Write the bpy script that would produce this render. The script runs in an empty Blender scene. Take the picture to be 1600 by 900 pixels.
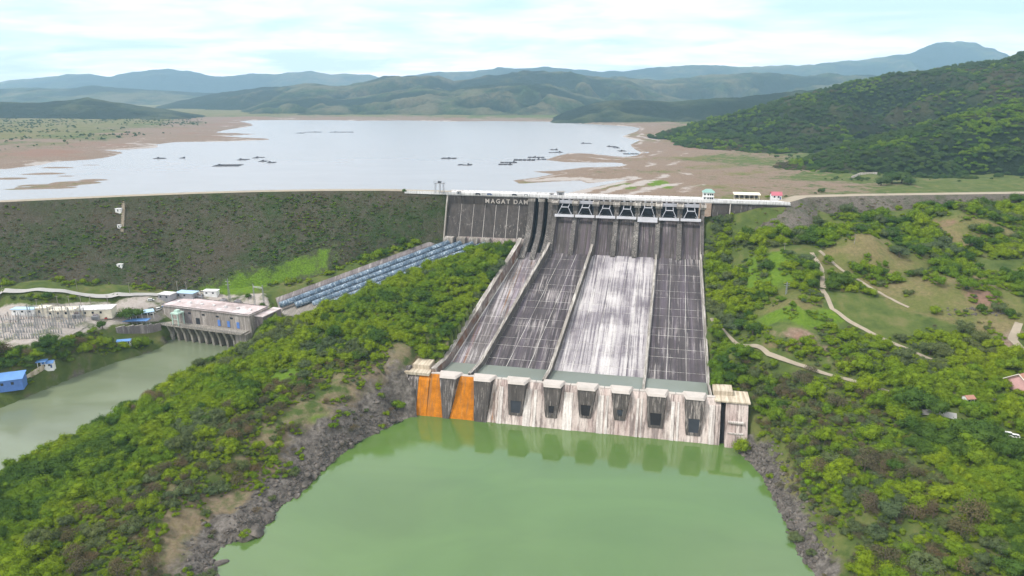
import bpy, bmesh, math, random
import numpy as np
from mathutils import Vector, Matrix, Euler

# ------------------------------------------------------------------ camera, sky, sun, exposure
SC = bpy.context.scene
COL = SC.collection
random.seed(7); RNG = np.random.default_rng(11)
F = 1066.0; CZ = 180.0; PITCH = 16.0
cam_d = bpy.data.cameras.new('camera'); cam = bpy.data.objects.new('camera', cam_d); COL.objects.link(cam)
cam.location = (0, 0, CZ); cam.rotation_euler = (math.radians(90 - PITCH), 0, 0)
cam_d.sensor_width = 36.0; cam_d.lens = 36.0 * F / 1600.0
cam_d.clip_start = 1.0; cam_d.clip_end = 60000.0
SC.camera = cam
SC.render.resolution_x = 1024; SC.render.resolution_y = 576
SC.view_settings.view_transform = 'Standard'; SC.view_settings.look = 'None'
SC.view_settings.exposure = 1.33; SC.view_settings.gamma = 1.0
SC.cycles.use_denoising = True
SC.cycles.volume_bounces = 1; SC.cycles.max_bounces = 6; SC.cycles.diffuse_bounces = 2
SC.cycles.transparent_max_bounces = 6
SUN_EL = math.radians(52); SUN_AZ = math.radians(248)      # compass-like: 0 = +Y, clockwise

def node(nt, typ, ins=None, **attrs):
    n = nt.nodes.new(typ)
    for k, v in attrs.items(): setattr(n, k, v)
    for k, v in (ins or {}).items():
        s = n.inputs[k]
        if isinstance(v, bpy.types.NodeSocket): nt.links.new(v, s)
        else: s.default_value = v
    return n
def noise(nt, vec, scale, detail=4, rough=.55, dist=0.0):
    ins = {'Scale': scale, 'Detail': detail, 'Roughness': rough, 'Distortion': dist}
    if vec is not None: ins['Vector'] = vec
    return node(nt, 'ShaderNodeTexNoise', ins).outputs[0]
def ramp(nt, fac, stops):
    r = node(nt, 'ShaderNodeValToRGB', {'Fac': fac}); el = r.color_ramp.elements
    while len(el) < len(stops): el.new(.5)
    for e, (p, c) in zip(el, stops):
        e.position = p; e.color = (c, c, c, 1) if isinstance(c, (int, float)) else (*c, 1)
    return r.outputs[0]
def mixc(nt, fac, a, b, blend='MIX'):
    m = node(nt, 'ShaderNodeMix', data_type='RGBA', blend_type=blend)
    for i, v in ((0, fac), (6, a), (7, b)):
        if isinstance(v, bpy.types.NodeSocket): nt.links.new(v, m.inputs[i])
        elif i == 0: m.inputs[0].default_value = v
        else: m.inputs[i].default_value = (*v, 1)
    return m.outputs[2]
def mth(nt, op, a, b=0.0, clamp=False):
    return node(nt, 'ShaderNodeMath', {0: a, 1: b}, operation=op, use_clamp=clamp).outputs[0]
def mapped(nt, scale=(1, 1, 1), src='Object', rot=(0, 0, 0), loc=(0, 0, 0)):
    t = node(nt, 'ShaderNodeTexCoord').outputs[src]
    return node(nt, 'ShaderNodeMapping', {'Vector': t, 'Scale': scale, 'Rotation': rot, 'Location': loc}).outputs[0]

world = bpy.data.worlds.new('World'); SC.world = world; world.use_nodes = True
def build_world():
    nt = world.node_tree; nt.nodes.clear()
    sky = node(nt, 'ShaderNodeTexSky', sky_type='NISHITA', sun_disc=False, sun_elevation=SUN_EL,
               sun_rotation=SUN_AZ, altitude=200.0, air_density=1.0, dust_density=1.2, ozone_density=1.0)
    g = node(nt, 'ShaderNodeTexCoord').outputs['Generated']
    sp = node(nt, 'ShaderNodeSeparateXYZ', {0: g})
    zz = mth(nt, 'ADD', mth(nt, 'MAXIMUM', sp.outputs[2], 0.0), 0.10)
    v = node(nt, 'ShaderNodeCombineXYZ', {0: mth(nt, 'DIVIDE', sp.outputs[0], zz), 1: mth(nt, 'DIVIDE', sp.outputs[1], zz), 2: 0.0}).outputs[0]
    v = node(nt, 'ShaderNodeMapping', {'Vector': v, 'Scale': (.8, 1.0, 1), 'Location': (1.3, .4, 0)}).outputs[0]
    n1 = noise(nt, v, .75, 9, .58, .35)
    mask = ramp(nt, n1, [(.37, 0.0), (.49, .76), (.61, 1.0)])
    n2 = noise(nt, v, 2.1, 7, .6, .4)
    ccol = ramp(nt, n2, [(.30, (7.6, 7.8, 8.2)), (.48, (10.8, 10.6, 10.5)), (.66, (13.4, 13.0, 12.6))])
    skyb = mixc(nt, .72, sky.outputs[0], (7.0, 8.2, 9.1))
    col = mixc(nt, mask, skyb, ccol)
    bg = node(nt, 'ShaderNodeBackground', {'Color': col, 'Strength': .062})
    out = node(nt, 'ShaderNodeOutputWorld'); nt.links.new(bg.outputs[0], out.inputs[0])
build_world()
sun_d = bpy.data.lights.new('sun', 'SUN'); sun = bpy.data.objects.new('sun', sun_d); COL.objects.link(sun)
sun_d.energy = 1.5; sun_d.angle = math.radians(10); sun_d.color = (1, .96, .9)
sdir = Vector((math.sin(SUN_AZ) * math.cos(SUN_EL), math.cos(SUN_AZ) * math.cos(SUN_EL), math.sin(SUN_EL)))
sun.rotation_euler = sdir.to_track_quat('Z', 'Y').to_euler(); sun.location = (0, 0, 900)

# ------------------------------------------------------------------ picture <-> place helpers (layout only)
_t = math.radians(PITCH); CT, ST = math.cos(_t), math.sin(_t)
def ray(px, py):
    u = (px - 800) / F; v = (450 - py) / F
    return np.array([u, CT + v * ST, -ST + v * CT])
def P(px, py, z):
    d = ray(px, py); s = (z - CZ) / d[2]
    return np.array([d[0] * s, d[1] * s, z])
def Q(px, py, h):
    d = ray(px, py); s = h / d[1]
    return np.array([d[0] * s, h, CZ + d[2] * s])
def proj(x, y, z):
    dz = z - CZ; dep = np.maximum(y * CT - dz * ST, 1.0); up = y * ST + dz * CT
    return 800 + F * x / dep, 450 - F * up / dep
O = np.array([146.5, 524.2]); TH = math.radians(12)
U = np.array([math.cos(TH), -math.sin(TH)]); V = np.array([math.sin(TH), math.cos(TH)])
def L(a, b, z):
    p = O + a * U - b * V
    return np.array([p[0], p[1], z])
def ab_of(x, y):
    dx, dy = x - O[0], y - O[1]
    return dx * U[0] + dy * U[1], -(dx * V[0] + dy * V[1])
def _h(ix, iy, s):
    n = (ix.astype(np.int64) * 374761393 + iy.astype(np.int64) * 668265263 + s * 1274126177) & 0x7fffffff
    n = ((n ^ (n >> 13)) * 1274126177) & 0x7fffffff
    return ((n ^ (n >> 16)) & 0xffff) / 65535.0
def vnoise(x, y, s=0):
    x = np.asarray(x, float); y = np.asarray(y, float)
    ix, iy = np.floor(x), np.floor(y); fx, fy = x - ix, y - iy
    fx = fx * fx * (3 - 2 * fx); fy = fy * fy * (3 - 2 * fy)
    a = _h(ix, iy, s); b = _h(ix + 1, iy, s); c = _h(ix, iy + 1, s); d = _h(ix + 1, iy + 1, s)
    return (a + (b - a) * fx + (c - a) * fy + (a - b - c + d) * fx * fy) * 2 - 1
def fbm(x, y, sc, octs=4, s=0, ridged=False):
    r = 0; amp = 1; tot = 0
    for i in range(octs):
        n = vnoise(x / sc + 17.3 * i, y / sc - 9.1 * i, s + i)
        r = r + amp * ((1 - 2 * np.abs(n)) if ridged else n); tot += amp
        amp *= .5; sc *= .5
    return r / tot
def inpoly(x, y, poly):
    x = np.asarray(x, float); y = np.asarray(y, float); r = np.zeros(x.shape, bool); n = len(poly)
    for i in range(n):
        x0, y0 = poly[i]; x1, y1 = poly[(i + 1) % n]
        if y0 == y1: continue
        c = ((y0 > y) != (y1 > y)) & (x < (x1 - x0) * (y - y0) / (y1 - y0) + x0)
        r ^= c
    return r
def polydist(x, y, poly, closed=True):
    best = np.full(x.shape, 1e18); n = len(poly)
    for i in range(n if closed else n - 1):
        ax, ay = poly[i][:2]; bx, by = poly[(i + 1) % n][:2]
        dx, dy = bx - ax, by - ay; ll = dx * dx + dy * dy + 1e-9
        t = np.clip(((x - ax) * dx + (y - ay) * dy) / ll, 0, 1)
        best = np.minimum(best, (x - ax - t * dx) ** 2 + (y - ay - t * dy) ** 2)
    return np.sqrt(best)

# ------------------------------------------------------------------ object helpers
def props(o, label=None, cat=None, group=None, kind=None):
    if label: o['label'] = label
    if cat: o['category'] = cat
    if group: o['group'] = group
    if kind: o['kind'] = kind
    return o
def thing(name, loc, label, cat, group=None, rz=0.0):
    o = bpy.data.objects.new(name, None); COL.objects.link(o)
    o.location = tuple(float(c) for c in loc); o.rotation_euler = (0, 0, rz); o.empty_display_size = 1
    return props(o, label, cat, group)
class MB:
    def __init__(s): s.v = []; s.f = []
    def add(s, vs, fs):
        k = len(s.v); s.v += [tuple(map(float, v)) for v in vs]; s.f += [tuple(i + k for i in f) for f in fs]; return s
    def hexa(s, p):       # 8 points: bottom ring 0-3, top ring 4-7
        return s.add(p, [(3, 2, 1, 0), (4, 5, 6, 7), (0, 1, 5, 4), (1, 2, 6, 5), (2, 3, 7, 6), (3, 0, 4, 7)])
    def box(s, x0, x1, y0, y1, z0, z1):
        return s.hexa([(x0, y0, z0), (x1, y0, z0), (x1, y1, z0), (x0, y1, z0), (x0, y0, z1), (x1, y0, z1), (x1, y1, z1), (x0, y1, z1)])
    def prism_x(s, prof, x0, x1):   # prof: (y,z) ring
        n = len(prof)
        vs = [(x0, y, z) for y, z in prof] + [(x1, y, z) for y, z in prof]
        fs = [tuple(range(n)), tuple(range(2 * n - 1, n - 1, -1))] + [(i, i + n, (i + 1) % n + n, (i + 1) % n) for i in range(n)]
        return s.add(vs, fs)
    def prism_z(s, ring, z0, z1, top=None):
        n = len(ring); t = top or ring
        vs = [(x, y, z0) for x, y in ring] + [(x, y, z1) for x, y in t]
        return s.add(vs, [tuple(range(n - 1, -1, -1)), tuple(range(n, 2 * n))] + [(i, (i + 1) % n, (i + 1) % n + n, i + n) for i in range(n)])
    def tube(s, pts, r, n=8, cap=True):
        pts = [Vector(p) for p in pts]; k = len(pts); vs = []
        rs = r if isinstance(r, (list, tuple)) else [r] * k
        for i, p in enumerate(pts):
            d = (pts[min(i + 1, k - 1)] - pts[max(i - 1, 0)]).normalized()
            a = d.cross(Vector((0, 0, 1)) if abs(d.z) < .95 else Vector((1, 0, 0))).normalized(); b = a.cross(d)
            vs += [p + (a * math.cos(2 * math.pi * j / n) + b * math.sin(2 * math.pi * j / n)) * rs[i] for j in range(n)]
        fs = [(i * n + j, i * n + (j + 1) % n, (i + 1) * n + (j + 1) % n, (i + 1) * n + j) for i in range(k - 1) for j in range(n)]
        if cap: fs += [tuple(range(n)), tuple(range((k - 1) * n, k * n))[::-1]]
        return s.add(vs, fs)
    def bar(s, a, b, w): return s.tube([a, b], w * .7, 4)
    def mesh(s, name, mat, smooth=False):
        m = bpy.data.meshes.new(name); m.from_pydata(s.v, [], s.f)
        bm = bmesh.new(); bm.from_mesh(m); bmesh.ops.recalc_face_normals(bm, faces=bm.faces); bm.to_mesh(m); bm.free()
        if mat: m.materials.append(mat)
        if smooth: m.polygons.foreach_set('use_smooth', [True] * len(m.polygons))
        return m
    def build(s, name, mat, parent=None, smooth=False): return obj(name, s.mesh(name, mat, smooth), parent)
def obj(name, mesh, parent=None, loc=None):
    o = bpy.data.objects.new(name, mesh); COL.objects.link(o)
    if parent is not None: o.parent = parent
    if loc is not None: o.location = tuple(float(c) for c in loc)
    return o
def box(name, mat, parent, *d): return MB().box(*d).build(name, mat, parent)
def dup(root, loc, rz=None, label=None, sc=None):
    r = root.copy(); COL.objects.link(r); r.location = tuple(float(c) for c in loc)
    if rz is not None: r.rotation_euler = (0, 0, rz)
    if sc is not None: r.scale = (sc, sc, sc) if not isinstance(sc, tuple) else sc
    if label: r['label'] = label
    for ch in root.children:
        c = ch.copy(); COL.objects.link(c); c.parent = r
        for g in ch.children:
            d = g.copy(); COL.objects.link(d); d.parent = c
    return r
def grid_mesh(name, X, Y, Z, mat, smooth=True):   # arrays (ny,nx)
    ny, nx = X.shape
    co = np.stack([X, Y, Z], -1).reshape(-1, 3).astype(np.float32)
    i = np.arange((ny - 1) * (nx - 1)); r = i // (nx - 1); c = i % (nx - 1); b = r * nx + c
    q = np.stack([b, b + 1, b + nx + 1, b + nx], -1).astype(np.int32)
    m = bpy.data.meshes.new(name); m.vertices.add(len(co)); m.vertices.foreach_set('co', co.ravel())
    m.loops.add(q.size); m.loops.foreach_set('vertex_index', q.ravel())
    m.polygons.add(len(q)); m.polygons.foreach_set('loop_start', np.arange(0, q.size, 4, dtype=np.int32))
    m.polygons.foreach_set('loop_total', np.full(len(q), 4, np.int32))
    m.polygons.foreach_set('use_smooth', np.full(len(q), smooth))
    m.update(); m.validate()
    if mat: m.materials.append(mat)
    return m

# ------------------------------------------------------------------ materials
M = {}
def new_mat(name):
    m = bpy.data.materials.new(name); m.use_nodes = True; m.node_tree.nodes.clear(); M[name] = m
    return m, m.node_tree
def finish(nt, col, rough=.85, bump=None, bstr=.3, bdist=.2, spec=.3, metal=0.0):
    ins = {'Base Color': col if isinstance(col, bpy.types.NodeSocket) else (*col, 1), 'Roughness': rough, 'Metallic': metal, 'Specular IOR Level': spec}
    if bump is not None: ins['Normal'] = node(nt, 'ShaderNodeBump', {'Height': bump, 'Strength': bstr, 'Distance': bdist}).outputs[0]
    p = node(nt, 'ShaderNodeBsdfPrincipled', ins)
    o = node(nt, 'ShaderNodeOutputMaterial'); nt.links.new(p.outputs[0], o.inputs[0]); return p
def plain(name, col, rough=.7, var=.25, scale=1.0, spec=.3, metal=0.0):
    m, nt = new_mat(name)
    v = mapped(nt)
    c = mixc(nt, noise(nt, v, scale, 5), tuple(k * (1 - var) for k in col), tuple(min(1, k * (1 + var)) for k in col))
    c = mixc(nt, ramp(nt, noise(nt, v, scale * .23, 3), [(.5, 0.0), (.75, .5)]), c, tuple(k * .55 for k in col))
    finish(nt, c, rough, spec=spec, metal=metal); return m
def concrete(name, base, dark, pale, pale_amt=.5, dark_amt=.5, flow=(.35, .018, .018), tint=None, rust=None):
    """weathered concrete: lime and dirt streaks that run with the flow (local y) and down (local z)"""
    m, nt = new_mat(name)
    v = mapped(nt); vs = mapped(nt, flow)
    rnd = node(nt, 'ShaderNodeObjectInfo').outputs['Random']
    c = mixc(nt, noise(nt, v, .09, 6, .6), dark, base)
    d = ramp(nt, noise(nt, vs, 1.0, 6, .65), [(.5 - .25 * dark_amt, 0.0), (.75 - .2 * dark_amt, 1.0)])
    c = mixc(nt, mth(nt, 'MULTIPLY', d, .85), c, dark)
    vs2 = mapped(nt, tuple(k * 1.7 for k in flow), loc=(31, 7, 3))
    br = noise(nt, v, .035, 5, .6)
    p = mth(nt, 'ADD', noise(nt, vs2, 1.0, 7, .7), mth(nt, 'MULTIPLY', br, .55))
    p = ramp(nt, p, [(.98 - .36 * pale_amt, 0.0), (1.14 - .36 * pale_amt, 1.0)])
    c = mixc(nt, mth(nt, 'MULTIPLY', p, .9), c, pale)
    if tint: c = mixc(nt, ramp(nt, noise(nt, vs2, .5, 4), [(.45, 0.0), (.7, .6)]), c, tint)
    if rust:
        rc, amt = rust
        r = ramp(nt, noise(nt, vs, .9, 7, .7), [(.62 - .3 * amt, 0.0), (.75 - .3 * amt, 1.0)])
        c = mixc(nt, r, c, ramp(nt, noise(nt, v, .3, 5), [(.3, tuple(k * .55 for k in rc)), (.7, rc)]))
    c = mixc(nt, 1.0, c, ramp(nt, rnd, [(0, .93), (1, 1.05)]), 'MULTIPLY')
    fine = noise(nt, v, 1.3, 8, .7)
    c = mixc(nt, .55, c, ramp(nt, fine, [(.25, .55), (.7, 1.15)]), 'MULTIPLY')
    finish(nt, c, .9, fine, .35, .3, .2); return m
concrete('slab_dark', (.165, .142, .142), (.045, .038, .040), (.42, .38, .36), .46, .8, (.45, .014, .014), tint=(.13, .105, .13))
concrete('slab_limed', (.30, .27, .28), (.10, .085, .10), (.60, .56, .54), .80, .50, (.50, .008, .008), tint=(.20, .172, .20))
concrete('slab_rusty', (.24, .21, .20), (.08, .07, .07), (.50, .46, .45), .60, .55, (.45, .014, .014), tint=(.22, .17, .22), rust=((.30, .13, .035), .25))
concrete('joint_lime', (.46, .43, .40), (.20, .18, .17), (.64, .61, .57), .8, .5)
concrete('ogee', (.16, .138, .125), (.048, .042, .04), (.38, .35, .32), .36, .7, (.9, .03, .03), tint=(.16, .12, .15))
concrete('pier', (.21, .185, .168), (.062, .055, .05), (.40, .37, .33), .42, .7, (.8, .8, .06))
concrete('wall_edge', (.40, .36, .32), (.16, .14, .12), (.56, .52, .47), .6, .45, (.8, .05, .05))
concrete('wall_rusty', (.33, .28, .25), (.12, .09, .08), (.52, .47, .42), .55, .5, (.5, .03, .05), rust=((.20, .075, .025), .42))
concrete('dam_face', (.125, .107, .097), (.046, .04, .037), (.36, .33, .30), .30, .6, (.5, .5, .03))
concrete('dam_band', (.36, .29, .26), (.20, .16, .15), (.50, .42, .38), .6, .4, (.5, .5, .03))
concrete('toe_face', (.40, .315, .285), (.15, .118, .108), (.68, .585, .53), .82, .32, (.42, .03, .05), tint=(.36, .245, .22))
concrete('toe_rust', (.46, .20, .05), (.24, .11, .045), (.58, .32, .12), .35, .3, (.7, .03, .05), rust=((.66, .22, .008), .8))
concrete('toe_rust_faint', (.40, .30, .26), (.15, .115, .10), (.68, .58, .52), .8, .35, (.42, .03, .05), rust=((.56, .21, .02), .22))
concrete('tooth', (.20, .168, .155), (.055, .048, .044), (.44, .385, .35), .45, .65, (.9, .2, .07))
concrete('lime_pale', (.60, .53, .48), (.32, .27, .25), (.76, .70, .65), .8, .35, (.9, .05, .05))
plain('lip', (.47, .42, .38), .9, .16, .35, .2)
concrete('beige_block', (.52, .43, .31), (.30, .24, .18), (.62, .54, .42), .7, .3)
concrete('powerhouse_wall', (.44, .39, .35), (.20, .175, .16), (.55, .50, .46), .6, .55, (.5, .5, .05))
concrete('powerhouse_pier', (.46, .42, .36), (.17, .15, .13), (.58, .54, .48), .6, .5, (.9, .9, .06))
concrete('roof_deck', (.52, .43, .41), (.30, .24, .23), (.66, .60, .60), .8, .3, (.06, .06, .06), tint=(.50, .36, .34))
concrete('deck_white', (.64, .62, .61), (.42, .40, .39), (.76, .74, .73), .9, .2)
concrete('rubble_wall', (.30, .26, .25), (.14, .12, .12), (.42, .38, .36), .5, .6)
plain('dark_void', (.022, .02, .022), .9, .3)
plain('steel_dark', (.032, .035, .045), .55, .3, .6, .4)
plain('steel_blue', (.10, .15, .21), .5, .3, .6, .4, .3)
plain('steel_grey', (.34, .34, .36), .5, .2, .5, .4, .4)
plain('beam_white', (.60, .59, .62), .5, .15, .4)
plain('gate_white', (.40, .40, .43), .5, .15, .4)
plain('galvanised', (.30, .305, .31), .5, .2, 1.0, .4, .5)
plain('white_paint', (.78, .77, .75), .6, .10)
plain('cream_paint', (.70, .64, .52), .6, .12)
plain('pink_wall', (.62, .36, .34), .7, .2)
plain('roof_blue', (.12, .25, .52), .45, .18, .6)
plain('roof_paleblue', (.42, .58, .72), .45, .15, .6)
plain('roof_green', (.22, .36, .31), .5, .2)
plain('roof_red', (.42, .12, .15), .5, .2)
plain('roof_brown', (.34, .17, .12), .6, .25)
plain('blue_paint', (.10, .20, .50), .45, .2)
plain('deep_blue', (.05, .09, .24), .5, .2)
plain('mint_paint', (.46, .60, .52), .5, .15)
plain('glass_dark', (.03, .035, .045), .15, .1, 1, .5)
plain('tyre', (.02, .02, .02), .8, .1)
plain('red_paint', (.45, .05, .04), .4, .1)
plain('ochre', (.42, .27, .10), .7, .2)
plain('asphalt_pale', (.36, .345, .325), .9, .15, .2)
plain('dirt_track', (.31, .26, .195), .95, .2, .3)
plain('yard_concrete', (.52, .46, .42), .9, .2, .15)
plain('bark', (.12, .095, .07), .9, .3, 2)
plain('net', (.09, .09, .10), .9, .3)
plain('insulator', (.20, .11, .09), .5, .2)
def penstock_mat():
    m, nt = new_mat('penstock_blue')
    v = mapped(nt)
    c = mixc(nt, noise(nt, v, .25, 6, .65), (.060, .10, .155), (.165, .235, .31))
    c = mixc(nt, ramp(nt, noise(nt, v, .9, 6), [(.52, 0.0), (.68, .8)]), c, (.60, .68, .72))
    c = mixc(nt, ramp(nt, noise(nt, v, .5, 5, .6, .5), [(.58, 0.0), (.68, .7)]), c, (.13, .11, .10))
    finish(nt, c, .45, spec=.4)
penstock_mat()
def rock_mat():
    m, nt = new_mat('rock')
    v = mapped(nt)
    n = noise(nt, v, .35, 9, .65)
    c = ramp(nt, n, [(.3, (.040, .035, .031)), (.5, (.112, .098, .086)), (.7, (.22, .197, .175))])
    c = mixc(nt, ramp(nt, noise(nt, v, .07, 4), [(.5, 0.0), (.7, .6)]), c, (.20, .135, .09))
    finish(nt, c, .95, noise(nt, v, .9, 10, .7), .8, .6, .15)
rock_mat()
def foliage(name, lo, hi, trans=.16):
    m, nt = new_mat(name)
    g = node(nt, 'ShaderNodeNewGeometry')
    oi = node(nt, 'ShaderNodeObjectInfo')
    r = mth(nt, 'ADD', mth(nt, 'MULTIPLY', oi.outputs['Random'], .65), mth(nt, 'MULTIPLY', noise(nt, mapped(nt), .9, 2), .35))
    c = mixc(nt, r, lo, hi)
    c = mixc(nt, ramp(nt, noise(nt, g.outputs['Position'], .022, 4, .6), [(.40, 0.0), (.70, .55)]), c, (lo[0] * 1.9 + .02, lo[1] * 1.45 + .012, lo[2] * .9))
    d = node(nt, 'ShaderNodeBsdfDiffuse', {'Color': c}); t = node(nt, 'ShaderNodeBsdfTranslucent', {'Color': c})
    x = node(nt, 'ShaderNodeMixShader', {0: trans, 1: d.outputs[0], 2: t.outputs[0]})
    o = node(nt, 'ShaderNodeOutputMaterial'); nt.links.new(x.outputs[0], o.inputs[0])
foliage('leaf_bright', (.115, .190, .012), (.170, .232, .018))
foliage('leaf_mid', (.084, .160, .014), (.132, .198, .020))
foliage('leaf_deep', (.040, .088, .018), (.070, .122, .024))
foliage('leaf_grey', (.070, .100, .045), (.105, .140, .065))
foliage('leaf_dry', (.105, .085, .055), (.15, .125, .075), .15)
foliage('leaf_forest', (.035, .075, .026), (.085, .125, .040))
foliage('leaf_scrub', (.075, .078, .045), (.125, .108, .072), .1)
foliage('leaf_lime', (.13, .25, .008), (.18, .29, .012))
def ground_mat():
    m, nt = new_mat('ground')
    g = node(nt, 'ShaderNodeNewGeometry'); v = g.outputs['Position']
    at = node(nt, 'ShaderNodeAttribute', attribute_name='mask')
    sp = node(nt, 'ShaderNodeSeparateColor', {0: at.outputs['Color']})
    at2 = node(nt, 'ShaderNodeAttribute', attribute_name='mask2')
    sp2 = node(nt, 'ShaderNodeSeparateColor', {0: at2.outputs['Color']})
    nz = noise(nt, v, .09, 7, .65); nf = noise(nt, v, .5, 7, .7)
    c = ramp(nt, nz, [(.30, (.045, .070, .018)), (.50, (.080, .105, .026)), (.70, (.135, .128, .05))])
    def edge(mask):   # break up a painted edge with noise
        return ramp(nt, mth(nt, 'ADD', mask, mth(nt, 'MULTIPLY', mth(nt, 'SUBTRACT', nz, .5), 1.3)), [(.38, 0.0), (.62, 1.0)])
    soil = ramp(nt, nf, [(.25, (.115, .080, .056)), (.5, (.19, .136, .098)), (.75, (.275, .21, .155))])
    lime = ramp(nt, nf, [(.25, (.055, .10, .012)), (.55, (.10, .165, .014)), (.8, (.15, .18, .03))])
    rock = ramp(nt, noise(nt, v, .30, 9, .68), [(.32, (.038, .033, .029)), (.5, (.110, .096, .083)), (.72, (.22, .197, .175))])
    dry = mixc(nt, ramp(nt, noise(nt, v, .045, 5, .65), [(.42, 0.0), (.60, .85)]), ramp(nt, nf, [(.25, (.10, .085, .038)), (.6, (.18, .148, .07)), (.8, (.24, .205, .105))]), ramp(nt, nf, [(.25, (.065, .085, .02)), (.7, (.12, .135, .035))]))
    red = ramp(nt, nf, [(.25, (.13, .08, .055)), (.7, (.25, .155, .11))])
    pale = ramp(nt, nf, [(.25, (.27, .23, .205)), (.7, (.40, .355, .32))])
    for mk, cc in ((sp.outputs[0], soil), (sp.outputs[1], lime), (sp2.outputs[1], dry), (sp2.outputs[0], red), (sp.outputs[2], rock), (sp2.outputs[2], pale)):
        c = mixc(nt, edge(mk), c, cc)
    finish(nt, c, .97, noise(nt, v, .6, 9, .7), .7, .6, .1)
ground_mat()
def embank_mat(name, a, b, c2):
    m, nt = new_mat(name)
    v = node(nt, 'ShaderNodeNewGeometry').outputs['Position']
    big = noise(nt, v, .022, 5, .6); mid = noise(nt, v, .12, 7, .7); fin = noise(nt, v, .8, 8, .75)
    c = mixc(nt, ramp(nt, big, [(.38, 0.0), (.62, 1.0)]), a, b)
    c = mixc(nt, ramp(nt, mid, [(.48, 0.0), (.66, .9)]), c, c2)
    at = node(nt, 'ShaderNodeAttribute', attribute_name='grass'); lim = mth(nt, 'ADD', at.outputs['Fac'], mth(nt, 'MULTIPLY', mth(nt, 'SUBTRACT', mid, .5), 1.2))
    c = mixc(nt, ramp(nt, lim, [(.42, 0.0), (.62, 1.0)]), c, ramp(nt, fin, [(.3, (.065, .125, .012)), (.7, (.12, .195, .016))]))
    c = mixc(nt, .8, c, ramp(nt, fin, [(.28, .35), (.5, .95), (.75, 1.6)]), 'MULTIPLY')
    finish(nt, c, .97, fin, 1.0, 1.0, .1)
embank_mat('embank_left', (.038, .058, .019), (.070, .062, .041), (.088, .076, .058))
embank_mat('embank_right', (.115, .100, .082), (.16, .138, .118), (.075, .085, .045))
def hill_mat(name, green, brown, dark):
    m, nt = new_mat(name)
    v = node(nt, 'ShaderNodeNewGeometry').outputs['Position']
    c = mixc(nt, ramp(nt, noise(nt, v, .0048, 7, .65), [(.44, 0.0), (.58, 1.0)]), green, brown)
    c = mixc(nt, ramp(nt, noise(nt, v, .012, 8, .68), [(.42, 0.0), (.60, .9)]), c, dark)
    sp = node(nt, 'ShaderNodeAttribute', attribute_name='spur').outputs['Fac']     # dark gully woods and pale spur grass, with relief shading painted into the colour
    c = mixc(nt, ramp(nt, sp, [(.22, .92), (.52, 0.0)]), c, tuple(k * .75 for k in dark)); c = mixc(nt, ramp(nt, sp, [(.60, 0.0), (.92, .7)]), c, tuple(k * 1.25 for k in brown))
    c = mixc(nt, .6, c, ramp(nt, noise(nt, v, .06, 6, .75), [(.3, .5), (.7, 1.3)]), 'MULTIPLY')
    finish(nt, c, .97, noise(nt, v, .02, 8, .7), .8, 25.0, .05)
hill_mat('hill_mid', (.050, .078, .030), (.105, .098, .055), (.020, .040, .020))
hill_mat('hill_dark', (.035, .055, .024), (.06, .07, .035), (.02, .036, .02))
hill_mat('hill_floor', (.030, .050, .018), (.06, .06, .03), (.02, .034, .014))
def water(name, col, rough, wscale, wstr, wdist=.05):
    m, nt = new_mat(name)
    v = node(nt, 'ShaderNodeNewGeometry').outputs['Position']
    c = mixc(nt, ramp(nt, noise(nt, node(nt, 'ShaderNodeMapping', {'Vector': v, 'Scale': (1, 2.2, 1), 'Rotation': (0, 0, .5)}).outputs[0], .011, 6, .55, .6), [(.3, 0.0), (.7, 1.0)]), tuple(k * (.86 if 'lake' not in name else .95) for k in col), tuple(k * (1.12 if 'lake' not in name else 1.04) for k in col))
    b = noise(nt, v, wscale, 4, .6)
    ws = .2 if 'lake' in name else 1.0
    rg = ramp(nt, noise(nt, node(nt, 'ShaderNodeMapping', {'Vector': v, 'Scale': (.014 * ws, .05 * ws, .02), 'Rotation': (0, 0, .3)}).outputs[0], 1.0, 4, .5), [(.42, rough), (.62, rough * (1.5 if ws < 1 else 2.6))])
    p = finish(nt, c, .1, b, wstr, wdist, .5); p.inputs['Roughness'].default_value = rough
    if 'lake' not in name: nt.links.new(rg, p.inputs['Roughness']); p.inputs['IOR'].default_value = 1.75 if 'pool' in name else 1.45
water('water_pool', (.086, .150, .036), .05, .45, .10)
water('water_river', (.155, .180, .112), .10, .4, .12)
water('water_lake', (.25, .232, .228), .24, .06, .02, .06)
water('water_bucket', (.19, .21, .18), .08, .6, .05)
def haze_mat():
    m = bpy.data.materials.new('haze'); m.use_nodes = True; nt = m.node_tree; nt.nodes.clear(); M['haze'] = m
    v = node(nt, 'ShaderNodeVolumePrincipled', {'Color': (.50, .76, 1.0, 1), 'Density': HAZE, 'Anisotropy': 0.0})
    o = node(nt, 'ShaderNodeOutputMaterial'); nt.links.new(v.outputs[0], o.inputs['Volume'])
HAZE = .000066
haze_mat()

# ------------------------------------------------------------------ spillway lines (local: a along the crest, b downstream)
B0, B1, BL = 34.0, 172.0, 190.0
WALLS = {'left': (-135.0, -155.0), 'w0': (-113.5, -134.6), 'w1': (-80.5, -91.0), 'w2': (-32.2, -35.5), 'right': (0.0, 0.5)}
def wa(k, b):
    t0, t1 = WALLS[k]; return t0 + (t1 - t0) * max(0.0, b - B0) / (BL - B0)
def zf(b):
    if b < 6: return 84.0
    if b < B0:
        xs = [6, 10, 16, 24, 30, 34]; zs = [84, 82.6, 77.5, 69.0, 63.6, 61.0]
        return float(np.interp(b, xs, zs))
    return 61.0 - 41.0 * (b - B0) / (B1 - B0)

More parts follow.
